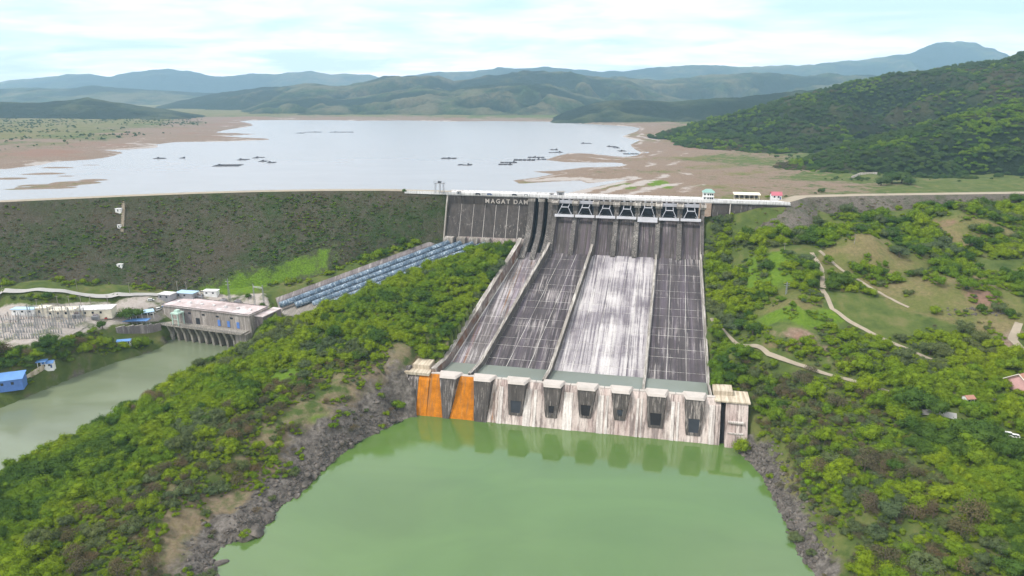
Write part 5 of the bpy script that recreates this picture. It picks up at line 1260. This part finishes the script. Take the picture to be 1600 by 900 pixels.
# ------------------------------------------------------------------ vehicles
def car(loc, rz, paint, label, cat='car', van=False, group=None):
    r = thing('parked_car' if not van else 'parked_van', loc, label, cat, group, rz)
    h = .95 if not van else 1.15
    MB().hexa([(-2.1, -.85, .35), (2.1, -.85, .35), (2.1, .85, .35), (-2.1, .85, .35), (-2.1, -.82, h), (2.0, -.82, h - .12), (2.0, .82, h - .12), (-2.1, .82, h)]).build('body', M[paint], r)
    x0, x1, zt = (-1.9, .9, 1.5) if not van else (-2.05, 1.3, 2.0)
    MB().hexa([(x0, -.8, h), (x1 + .6, -.8, h - .08), (x1 + .6, .8, h - .08), (x0, .8, h), (x0 + .25, -.68, zt), (x1, -.68, zt), (x1, .68, zt), (x0 + .25, .68, zt)]).build('cabin', M['glass_dark'], r)
    box('roof', M[paint], r, x0 + .22, x1 + .03, -.7, .7, zt, zt + .07)
    for x in (-1.3, 1.3):
        for y in (-.8, .8): MB().tube([(x, y - .1, .34), (x, y + .1, .34)], .34, 10).build('wheel', M['tyre'], r)
    for y in (-.55, .55): box('headlight', M['white_paint'], r, 2.02, 2.1, y - .15, y + .15, .62, .78)
    return r
car(g0(1572, 681), A(160), 'white_paint', 'white van parked right of the very large dark tree', 'van', True); CLEAR.append((*g0(1572, 681)[:2], 6))
car(g0(1584, 684), A(150), 'white_paint', 'white car with dark windows parked beside the white van', 'car')
for px, c_, lab in ((747, 'steel_dark', 'dark car on the crest road above the white lettering'), (765, 'deep_blue', 'dark blue car on the crest road just left of the first white letter'), (804, 'steel_dark', 'dark car on the crest road above the end of the lettering'), (822, 'white_paint', 'white car on the crest road left of the hoist cabin')):
    car(P(px, 304.5 + (px - 747) * .022, 100.05), -TH, c_, lab)
for px, py, c_, rz, lab, van in ((236, 470, 'white_paint', 20, 'white car on the concrete yard above the big dark tree', 0), (258, 480, 'blue_paint', 70, 'blue car on the yard at the left end of the powerhouse', 0), (248, 484, 'white_paint', 65, 'white van on the yard left of the powerhouse wall', 1), (238, 492, 'white_paint', 60, 'white car between the open vehicle shed and the powerhouse', 0),
                             (318, 459, 'cream_paint', 5, 'cream van on the road behind the powerhouse', 1), (305, 464, 'red_paint', 0, 'red car parked behind the powerhouse workshop', 0), (178, 492, 'white_paint', 20, 'white truck like van beside the long white roofed building', 1), (168, 497, 'red_paint', 90, 'red car in front of the long white roofed building', 0)):
    car(g0(px, py), A(rz), c_, lab, 'van' if van else 'car', bool(van))
# ------------------------------------------------------------------ switchyard, portals, poles
def portal(loc, rz, w, h, label, group, cat='switchyard frame', name='switchyard_frame', th=.11):
    r = thing(name, loc, label, cat, group, rz)
    for x in (-w / 2, w / 2):
        mb = MB()
        for dx, dy in ((-.5, -.5), (.5, -.5), (.5, .5), (-.5, .5)): mb.bar((x + dx, dy, -.3), (x + dx * .3, dy * .3, h), th)
        for i in range(int(h / 2)):
            z = 1 + i * 2; q = .5 - .35 * z / h; mb.bar((x - q, -q, z), (x + q, -q, z + 1.4), th * .6); mb.bar((x + q, q, z), (x - q, q, z + 1.4), th * .6)
        mb.build('column', M['galvanised'], r)
    mb = MB(); zb = h * .86
    for dz in (0, .8): mb.bar((-w / 2, -.2, zb + dz), (w / 2, -.2, zb + dz), th)
    for i in range(8): mb.bar((-w / 2 + w * i / 8, -.2, zb), (-w / 2 + w * (i + .5) / 8, -.2, zb + .8), th * .6)
    mb.build('beam', M['galvanised'], r)
    for i in range(3): MB().tube([(w * (i - 1) / 3, -.2, zb), (w * (i - 1) / 3, -.2, zb - 1.6)], .14, 6).build('insulator', M['insulator'], r)
    return r
pf = portal(g0(20, 520), A(8), 9, 10, 'grey lattice switchyard frame standing among the equipment on the gravel yard', 'lattice frames of the switchyard')
spots = [(45, 513), (72, 510), (98, 506), (122, 503), (4, 510), (58, 500), (88, 498), (116, 496)]
for px, py in spots: dup(pf, g0(px, py), A(8 + random.uniform(-4, 4)), sc=(1, 1, random.uniform(.8, 1.15)))
def breaker(loc, rz, label, group):
    r = thing('circuit_breaker', loc, label, 'circuit breaker', group, rz)
    for x in (-1.6, 0, 1.6):
        box('stand', M['galvanised'], r, x - .22, x + .22, -.22, .22, -.3, 1.6); MB().tube([(x, 0, 1.6), (x, 0, 2.2), (x, 0, 3.6)], [.3, .24, .16], 8).build('insulator', M['steel_grey'], r)
    MB().tube([(-1.8, 0, 3.6), (1.8, 0, 3.6)], .08, 5).build('busbar', M['galvanised'], r); return r
bk = breaker(g0(30, 524), A(8), 'low circuit breaker with pale insulators standing on the gravel of the switchyard', 'circuit breakers of the switchyard')
k = 0
for row, (py, x0, x1, st) in enumerate(((529, 2, 60, 11), (520, 8, 100, 12), (513, 0, 125, 12.5), (507, 20, 135, 13), (501, 5, 140, 15), (496, 30, 120, 16))):
    for px in np.arange(x0, x1, st):
        dup(bk, g0(px + random.uniform(-2, 2), py + random.uniform(-1.5, 1.5)), A(8 + random.uniform(-8, 8))); k += 1
def transformer(loc, rz, label):
    r = thing('transformer', loc, label, 'transformer', 'power transformers near the control buildings', rz)
    box('tank', M['steel_grey'], r, -2.2, 2.2, -1.3, 1.3, 0, 2.8)
    for s in (-1, 1):
        for i in range(5): box('radiator_fin', M['galvanised'], r, -1.9 + i * .85, -1.6 + i * .85, s * 1.32 if s > 0 else -2.0, 2.0 if s > 0 else -1.32, .4, 2.4)
    for x in (-1.2, 0, 1.2): MB().tube([(x, 0, 2.8), (x, 0, 4.4)], [.22, .12], 7).build('bushing', M['insulator'], r)
    MB().tube([(-1.6, .9, 3.3), (1.6, .9, 3.3)], .4, 8).build('conservator', M['steel_grey'], r)
    return r
for px, py, lab in ((120, 497, 'grey transformer in front of the equipment building'), (150, 500, 'grey transformer in front of the long white roofed building'), (350, 474, 'grey transformer behind the powerhouse under the tall lattice mast'), (372, 476, 'grey transformer behind the powerhouse between the mast and the steel portal'), (312, 468, 'grey transformer behind the middle of the powerhouse roof')):
    transformer(g0(px, py), A(8 if px < 200 else -18), lab)
portal(g0(406, 480), A(-22), 8.5, 17, 'tall pale steel portal standing behind the right end of the powerhouse', None, 'portal', 'line_portal', .22)
def mast(loc, h, label, cat='mast', group=None, w=1.4, arms=2):
    r = thing('lattice_mast', loc, label, cat, group)
    mb = MB()
    for dx, dy in ((-1, -1), (1, -1), (1, 1), (-1, 1)): mb.bar((dx * w / 2, dy * w / 2, -.4), (dx * .12, dy * .12, h), .16)
    for i in range(int(h / 1.8)):
        z = i * 1.8; q0 = w / 2 * (1 - z / h) + .1; q1 = w / 2 * (1 - (z + 1.8) / h) + .1
        for a, b in (((-1, -1), (1, -1)), ((1, -1), (1, 1)), ((1, 1), (-1, 1)), ((-1, 1), (-1, -1))): mb.bar((a[0] * q0, a[1] * q0, z), (b[0] * q1, b[1] * q1, z + 1.8), .09)
    mb.build('lattice', M['galvanised'], r)
    for i in range(arms): MB().bar((-1.8, 0, h * (.72 + .14 * i)), (1.8, 0, h * (.72 + .14 * i)), .16).build('cross_arm', M['galvanised'], r)
    return r
mast(g0(359, 470), 17, 'tall lattice mast behind the middle of the powerhouse')
mast(g0(1228, 460), 8, 'short lattice mast on the yellow grass mound of the right bank', w=.8)
def pole(loc, h, label=None, group=None, cat='utility pole'):
    r = thing('utility_pole', loc, label, cat, group)
    MB().tube([(0, 0, -.4), (0, 0, h)], [.2, .12], 7).build('shaft', M['wall_edge'], r); box('cross_arm', M['wall_edge'], r, -1.1, 1.1, -.07, .07, h - .9, h - .72)
    for x in (-.9, 0, .9): MB().tube([(x, 0, h - .7), (x, 0, h - .3)], .08, 5).build('insulator', M['insulator'], r)
    return r
p0_ = pole(g0(3, 451), 9, 'pale utility pole standing along the road under the rubble embankment', 'utility poles along the embankment road')
for px, py in ((121, 454), (203, 459), (278, 457), (292, 457)): dup(p0_, g0(px, py), random.uniform(-.2, .2))
p1_ = pole(g0(60, 489), 10, 'pale lamp pole rising at the back edge of the gravel yard', 'poles at the back of the gravel yard')
for px, py in ((143, 483), (170, 482), (92, 484), (110, 484), (128, 483)): dup(p1_, g0(px, py), random.uniform(-.2, .2))
MBp = thing('utility_pole', g0(5, 552), 'dark leaning pole at the front edge of the gravel yard', 'utility pole'); MB().tube([(0, 0, -.4), (-1.2, 0, 12)], [.22, .14], 7).build('shaft', M['bark'], MBp); box('cross_arm', M['bark'], MBp, -2.1, .1, -.08, .08, 11.0, 11.2)
p2_ = pole(g0(1225, 395), 7, 'utility pole among the bushes on the slope right of the spillway', 'poles on the right slope')
dup(p2_, g0(1335, 380), .3, 'utility pole on the open grassy knoll below the dark rocky embankment'); dup(p2_, g0(1262, 362), .3, 'utility pole high on the slope just under the dark rocky embankment')
# ------------------------------------------------------------------ walls, kerbs, steps, stones around the yard
def wall_along(name, mat, pts, h0, h1, w, label, cat='wall', coping=None):
    r = thing(name, (pts[0][0], pts[0][1], 0), label, cat); c = np.array(pts, float); c[:, :2] -= c[0, :2].copy()
    k = 0
    for a, b in zip(c[:-1], c[1:]):
        n = max(1, int(np.hypot(*(b - a)[:2]) / 5))
        for i in range(n):
            p, q = a + (b - a) * i / n, a + (b - a) * ((i + .985) / n); t = (q - p)[:2] / (np.hypot(*(q - p)[:2]) + 1e-9); nn = np.array([-t[1], t[0]]) * w / 2
            def rg(z0, z1): return [(p[0] - nn[0], p[1] - nn[1], z0), (q[0] - nn[0], q[1] - nn[1], z0), (q[0] + nn[0], q[1] + nn[1], z0), (p[0] + nn[0], p[1] + nn[1], z0), (p[0] - nn[0], p[1] - nn[1], z1), (q[0] - nn[0], q[1] - nn[1], z1), (q[0] + nn[0], q[1] + nn[1], z1), (p[0] + nn[0], p[1] + nn[1], z1)]
            MB().hexa(rg(p[2] + h0, p[2] + h1)).build('wall_panel', M[mat], r)
            if coping: MB().hexa(rg(p[2] + h1 + .01, p[2] + h1 + .3)).build('coping', M[coping], r)
    return r
D_ = PH_ANG; ph_l = PH.location
def phl(x, y): return (ph_l.x + x * math.cos(D_) - y * math.sin(D_), ph_l.y + x * math.sin(D_) + y * math.cos(D_))
qa, qb = g0(182, 519), g0(252, 514)      # the wall stands in front of the yard edge and holds it up
for k_ in np.linspace(0, 1, 8): CLEAR.append((qa[0] + (qb[0] - qa[0]) * k_, qa[1] + (qb[1] - qa[1]) * k_ - 4, 7.0))
wall_along('retaining_wall', 'rubble_wall', [(qa[0], qa[1], max(qa[2] + 3.2, 23.4)), (qb[0], qb[1], max(qb[2] + 3.6, 22.2))], -14, 0, 1.2, 'grey brown stone retaining wall between the yard and the river left of the powerhouse', coping='wall_edge')
wall_along('kerb_wall', 'wall_edge', [g0(70, 547), g0(95, 533), g0(120, 520), g0(137, 509)], -.8, .7, .5, 'pale low kerb wall slanting up along the edge of the gravel yard', 'kerb')
r = thing('steps', g0(36, 592), 'pale concrete steps climbing from the long blue shed to the small white hut', 'steps', rz=0)
sv = g0(66, 572) - g0(36, 592); sa = math.atan2(sv[1], sv[0]); sl_ = float(np.hypot(*sv[:2]))
r.rotation_euler = (0, 0, sa)
for i in range(14): box('step', M['beige_block'], r, sl_ * i / 14, sl_ * (i + .96) / 14, -2.0, 2.0, -2 + sv[2] * i / 14, .5 + sv[2] * i / 14)
for s in (-1, 1): MB().hexa([(0, s * 2.2 - .15, -1), (sl_, s * 2.2 - .15, sv[2] - 1), (sl_, s * 2.2 + .15, sv[2] - 1), (0, s * 2.2 + .15, -1), (0, s * 2.2 - .15, 1.2), (sl_, s * 2.2 - .15, sv[2] + 1.2), (sl_, s * 2.2 + .15, sv[2] + 1.2), (0, s * 2.2 + .15, 1.2)]).build('side_wall', M['beige_block'], r)
# stair and huts on the left embankment face
def emb_stair():
    pts = [emb_hit(EMB_L, x, y) for x, y in ((192, 306), (193, 325), (192, 345), (191, 362))]
    r = thing('embankment_stair', pts[0], 'pale stair strip running down the rubble embankment from the crest', 'stairs')
    for a, b in zip(pts[:-1], pts[1:]):
        n = 7
        for i in range(n):
            p = a + (b - a) * (i + .5) / n - pts[0]; e = abs(b[1] - a[1]) / n * .48; box('step', M['dirt_track'], r, p[0] - 1.1, p[0] + 1.1, p[1] - e, p[1] + e, p[2] - .9, p[2] + .75)
emb_stair()
for px, py, w, lab in ((186, 331, 4.2, 'white instrument hut high on the rubble embankment beside the pale stair'), (187, 356, 2.4, 'small white instrument box at the foot of the pale stair'), (188, 417, 3.6, 'white instrument hut low on the rubble embankment')):
    p = emb_hit(EMB_L, px, py); r = thing('instrument_hut', p, lab, 'hut'); box('wall', M['white_paint'], r, -w / 2, w / 2, -w * .35, w * .35, -1.5, 2.1); box('roof', M['deck_white'], r, -w / 2 - .2, w / 2 + .2, -w * .35 - .2, w * .35 + .2, 2.12, 2.35); box('door', M['steel_dark'], r, -.4, .4, -w * .35 - .05, -w * .35 + .02, .1, 1.7)
# pale boundary wall on the flats below the right hill
wall_along('boundary_wall', 'lime_pale', [np.array([*P(1330, 279, 72)[:2], float(ground_z(*P(1330, 279, 72)[:2]))]), np.array([*P(1344, 275, 72)[:2], float(ground_z(*P(1344, 275, 72)[:2]))]), np.array([*P(1370, 274.5, 72)[:2], float(ground_z(*P(1370, 274.5, 72)[:2]))])], -1, 3.0, .8, 'pale low wall on the flats in front of the right forest hill')
# ------------------------------------------------------------------ fish pens and rafts on the lake
def pen(px, py, wpx, lab, rows=2, boat=False):
    p = P(px, py, LAKE_Z); sc = p[1] / F; w = wpx * sc; n = max(2, int(w / 7)); c = w / n
    r = thing('fish_pen', p, lab, 'fish pen', 'fish pens floating on the lake', random.uniform(-.08, .08))
    for j in range(rows):
        for i in range(n):
            if random.random() < .12: continue
            x0 = -w / 2 + i * c; y0 = (j - rows / 2) * c * 1.15
            mb = MB(); t = .45
            mb.box(x0, x0 + c * .92, y0, y0 + t, -.2, .55); mb.box(x0, x0 + c * .92, y0 + c * .9, y0 + c * .9 + t, -.2, .55); mb.box(x0, x0 + t, y0 + t, y0 + c * .9, -.2, .5); mb.box(x0 + c * .92 - t, x0 + c * .92, y0 + t, y0 + c * .9, -.2, .5)
            mb.box(x0 + c * .3, x0 + c * .45, y0 + c * .3, y0 + c * .4, -.2, 1.1)
            mb.build('cage', M['net'], r)
    hx = random.uniform(-w / 3, w / 3); box('float_hut', M['net'] if not boat else 'x' and M['roof_paleblue'], r, hx - 1.4, hx + 1.4, -1.2, 1.2, .3, 2.4)
    return r
pens = [(252, 247.5, 19), (286, 247, 8), (357, 258.5, 40), (381, 249.5, 15), (401, 246.5, 22), (412, 252, 12), (425, 254, 12), (470, 208, 13), (490, 206.5, 26), (535, 206.5, 36), (702, 247.5, 24), (727, 257.5, 22), (795, 254, 26), (820, 250, 34), (838, 246, 26), (868, 238, 22), (866, 234, 12), (916, 224, 16), (956, 229, 14), (963, 231, 10), (972, 236, 12), (790, 257, 22), (846, 249, 16)]
PENS = {}
for px, py, w in pens:
    near = 'off the left mud shore' if px < 300 else 'in the open left half of the lake' if px < 600 else 'in the open water above the dam crest' if px < 740 else 'off the tip of the brown peninsula' if px < 900 else 'close to the right shore'
    o = pen(px, py, w, 'dark floating fish pen raft ' + near, 2 if w < 30 else 3); o['group'] = 'fish pens ' + near; PENS.setdefault(near, []).append((px, o))
for near, lst in PENS.items():
    for j, (_, o) in enumerate(sorted(lst, key=lambda q: q[0])): o['label'] = ORD[j] + ' dark fish pen raft ' + near + ' from left'
pen(986, 240.5, 24, 'pale blue roofed raft moored by the right shore of the lake', 2, True)
# ------------------------------------------------------------------ boulders on the pool shore
def boulder_mesh(seed):
    r = random.Random(seed); bm = bmesh.new(); bmesh.ops.create_icosphere(bm, subdivisions=2, radius=1)
    pl = [(Vector((r.uniform(-1, 1), r.uniform(-1, 1), r.uniform(-.6, 1))).normalized(), r.uniform(.55, .85)) for _ in range(9)]
    for v in bm.verts:
        for n, d in pl:
            k = v.co.dot(n)
            if k > d: v.co -= n * (k - d)
        v.co *= r.uniform(.96, 1.04); v.co.z *= .72; v.co.x *= 1.15
    m = bpy.data.meshes.new('boulder'); bm.to_mesh(m); bm.free(); m.materials.append(M['rock']); return m
BOULD = [boulder_mesh(k) for k in range(5)]
BO = []
def boulder(x, y, s, label, group=None, z=None):
    o = obj('boulder', BOULD[random.randrange(5)]); zz = float(ground_z(x, y)) if z is None else z
    o.location = (x, y, zz + s * .12); o.scale = (s, s * random.uniform(.7, 1.1), s * random.uniform(.7, 1.1)); o.rotation_euler = (random.uniform(-.3, .3), random.uniform(-.3, .3), random.uniform(0, 6.28))
    props(o, label, 'boulder', group); BO.append(o); return o
for px, py, s, lab in ((345, 884, 3.3, 'largest grey boulder at the water corner in the lower left of the pool'), (362, 893, 2.2, 'smaller boulder touching the largest one at the lower left corner of the pool'), (330, 893, 2.4, 'boulder left of the largest one at the lower left corner of the pool'), (400, 832, 3.6, 'big dark rock at the point of the left shore'), (385, 838, 3.0, 'dark rock beside the big one at the point of the left shore'), (418, 812, 3.2, 'angular dark rock just behind the point of the left shore')):
    p = hit(px, py); boulder(p[0], p[1], s, lab)
def rock_label(side, t, i):
    seg = ('by the lower left corner of the pool', 'at the point of the left shore', 'midway along the left shore', 'near the orange stained wall')[min(3, int(t * 4))] if side == 'left' else ('just below the right end block', 'at the bend of the right shore', 'midway along the right shore', 'by the lower right corner of the pool')[min(3, int(t * 4))]
    return 'grey weathered rock on the waterline ' + seg, 'rocks ' + seg
def shore_boulders():
    small = []
    for pts, side, n in ((POOL_PX, 'left', 95), (POOL_PX_R, 'right', 75)):
        line = resample([tuple(P(x, y, 0)[:2]) for x, y in pts], 1.0)
        for i in range(n * 9):
            k = random.randrange(4, len(line) - 4); t = line[k + 3] - line[k - 3]; t = t / np.hypot(*t); nn = np.array([-t[1], t[0]]) * (1 if side == 'left' else 1)
            q = line[k] + nn * 1.0
            if inpoly(np.array([q[0]]), np.array([q[1]]), POOL)[0]: nn = -nn
            d = abs(random.gauss(0, 1)) * 5.5 - .6; x, y = line[k] + nn * d
            a, b = ab_of(x, y)
            if -185 < a < 24 and b < 206: continue
            if i < n: boulder(x, y, random.uniform(.8, 2.1) * (1.2 if d < 3 else .9), *rock_label(side, k / len(line), i))
            else: small.append((x, y, float(ground_z(x, y)) + .1, random.uniform(.3, .95)))
    s = np.array(small); stuff_scatter('shore_rubble', BO[8:13], s[:, :3], s[:, 3], 'loose grey rubble along both shores of the green pool', 'rubble', 5)
    # pale stones on the right hill
    c = hit(1510, 487); small = []
    for i in range(60):
        p = hit(1480 + random.uniform(0, 95), 481 + random.uniform(0, 12)); small.append((*p, random.uniform(.4, 1.0)))
    s = np.array(small); o = stuff_scatter('pale_stones', BO[8:11], s[:, :3], s[:, 3], 'scatter of pale stones on the tan slope at the right', 'stones', 6)
shore_boulders()

scatter_near()
# ------------------------------------------------------------------ clumps on the embankment faces, forest on the right hills
def emb_scatter(emb, n, seed, hues, smin, smax, label):
    root, c, nd, slope = emb; r = np.random.default_rng(seed)
    k = r.integers(2, len(c) - 2, n * 3); off = r.uniform(2, 88, n * 3); lat = r.uniform(-2, 2, n * 3)
    x = c[k, 0] + nd[k, 0] * off + lat; y = c[k, 1] + nd[k, 1] * off; z = 100 - off / slope[k]
    px, py = proj(x, y, z); ok = (px > -150) & (px < 1750) & (ground_z(x, y) < z + .3) & (fbm(x, y, 22, 3, seed) + r.uniform(-.7, .7, len(x)) > -.05)
    ok &= ~inpoly(x, y, [tuple(q[:2]) for q in GRASS_PG]); x, y, z = x[ok][:n], y[ok][:n], z[ok][:n]; h = r.random(len(x)) + .5 * fbm(x, y, 40, 2, seed + 3); e = np.linspace(.0, 1.0, len(hues) + 1)
    for i, hu in enumerate(hues):
        s = (h >= (e[i] if i else -9)) & (h < (e[i + 1] if i < len(hues) - 1 else 9))
        stuff_scatter('embankment_scrub', protos(hu), np.stack([x[s], y[s], z[s] - .25], 1), r.uniform(smin, smax, int(s.sum())), label[i], 'scrub', seed + i, .7)
emb_scatter(EMB_L, 17000, 401, ['leaf_scrub', 'leaf_mid', 'leaf_deep', 'leaf_dry'], .5, 1.45, ['dull olive scrub clumps on the left rubble embankment', 'green weed clumps on the left rubble embankment', 'dark green weed clumps on the left rubble embankment', 'dry brown weed clumps on the left rubble embankment'])
emb_scatter(EMB_R, 5500, 431, ['leaf_scrub', 'leaf_dry', 'leaf_mid'], .5, 1.4, ['dull olive scrub clumps on the right rocky embankment', 'dry brown weed clumps on the right rocky embankment', 'green weed clumps on the right rocky embankment'])
def hill_forest(hl, n, seed, smin, smax, where, shift=0.0):
    _, X, Y, Z = hl; r = np.random.default_rng(seed); ny, nx = X.shape
    k = n * 4; fi = r.uniform(0, ny - 1.001, k); fj = r.uniform(0, nx - 1.001, k); i = fi.astype(int); j = fj.astype(int); u = fi - i; w = fj - j
    area = np.hypot(X[i, j + 1] - X[i, j], Y[i, j + 1] - Y[i, j]) * np.hypot(Y[i + 1, j] - Y[i, j], X[i + 1, j] - X[i, j])
    keep = r.random(k) < area / np.percentile(area, 85)
    def bl(A): return A[i, j] * (1 - u) * (1 - w) + A[i, j + 1] * (1 - u) * w + A[i + 1, j] * u * (1 - w) + A[i + 1, j + 1] * u * w
    x, y, z = bl(X)[keep], bl(Y)[keep], bl(Z)[keep]; g = z > 68.5
    x, y, z = x[g][:n], y[g][:n], z[g][:n]; nz = 1.25 * fbm(x, y, 80, 4, seed) + r.uniform(-.32, .32, len(x)) + shift
    dry = fbm(x, y, 130, 3, seed + 7) > .18
    for q, (hu, sel) in enumerate((('leaf_forest', nz < .12), ('leaf_deep', (nz >= .12) & (nz < .34)), ('leaf_mid', (nz >= .34) & ~dry), ('leaf_scrub', (nz >= .34) & dry))):
        stuff_scatter('hill_forest', protos(hu), np.stack([x[sel], y[sel], z[sel] - 1.0], 1), r.uniform(smin, smax, int(sel.sum())), ['forest green trees', 'dark green trees', 'lighter green trees', 'brownish thin trees'][q] + ' covering ' + where, 'forest', seed + q)
def flat_scrub():
    r = np.random.default_rng(91); x = r.uniform(-2600, 1500, 60000); y = r.uniform(620, 2900, 60000); px, py = proj(x, y, 70 + 0 * x)
    ok = (px > -60) & (px < 1660) & ~inpoly(x, y, LAKE) & (y > crest_y(x) + 60); x, y = x[ok], y[ok]; d = polydist(x, y, LAKE)
    nn = fbm(x, y, 130, 3, 93) + r.uniform(-.4, .4, len(x)); ok = (nn > .12) & np.where(x < 0, d > 150, d > 230); x, y = x[ok][:2600], y[ok][:2600]
    stuff_scatter('flat_scrub', protos('leaf_forest'), np.stack([x, y, ground_z(x, y) - .3], 1), r.uniform(1.2, 4.2, len(x)), 'scattered dark bushes on the flats around the lake', 'bushes', 95)
flat_scrub()
hill_forest(HILL_A, 27000, 501, 3.6, 6.4, 'the tall hill right of the lake')
hill_forest(HILL_B, 16000, 521, 3.0, 5.2, 'the lower hill behind the right embankment', .16)

# ------------------------------------------------------------------ haze between here and the mountains
hz = MB().box(-15500, 15500, -600, 13400, -14, 1650).build('haze', M['haze']); props(hz, 'thin pale haze hanging over the reservoir and the hills', 'haze', kind='stuff')
hz.display_type = 'WIRE'
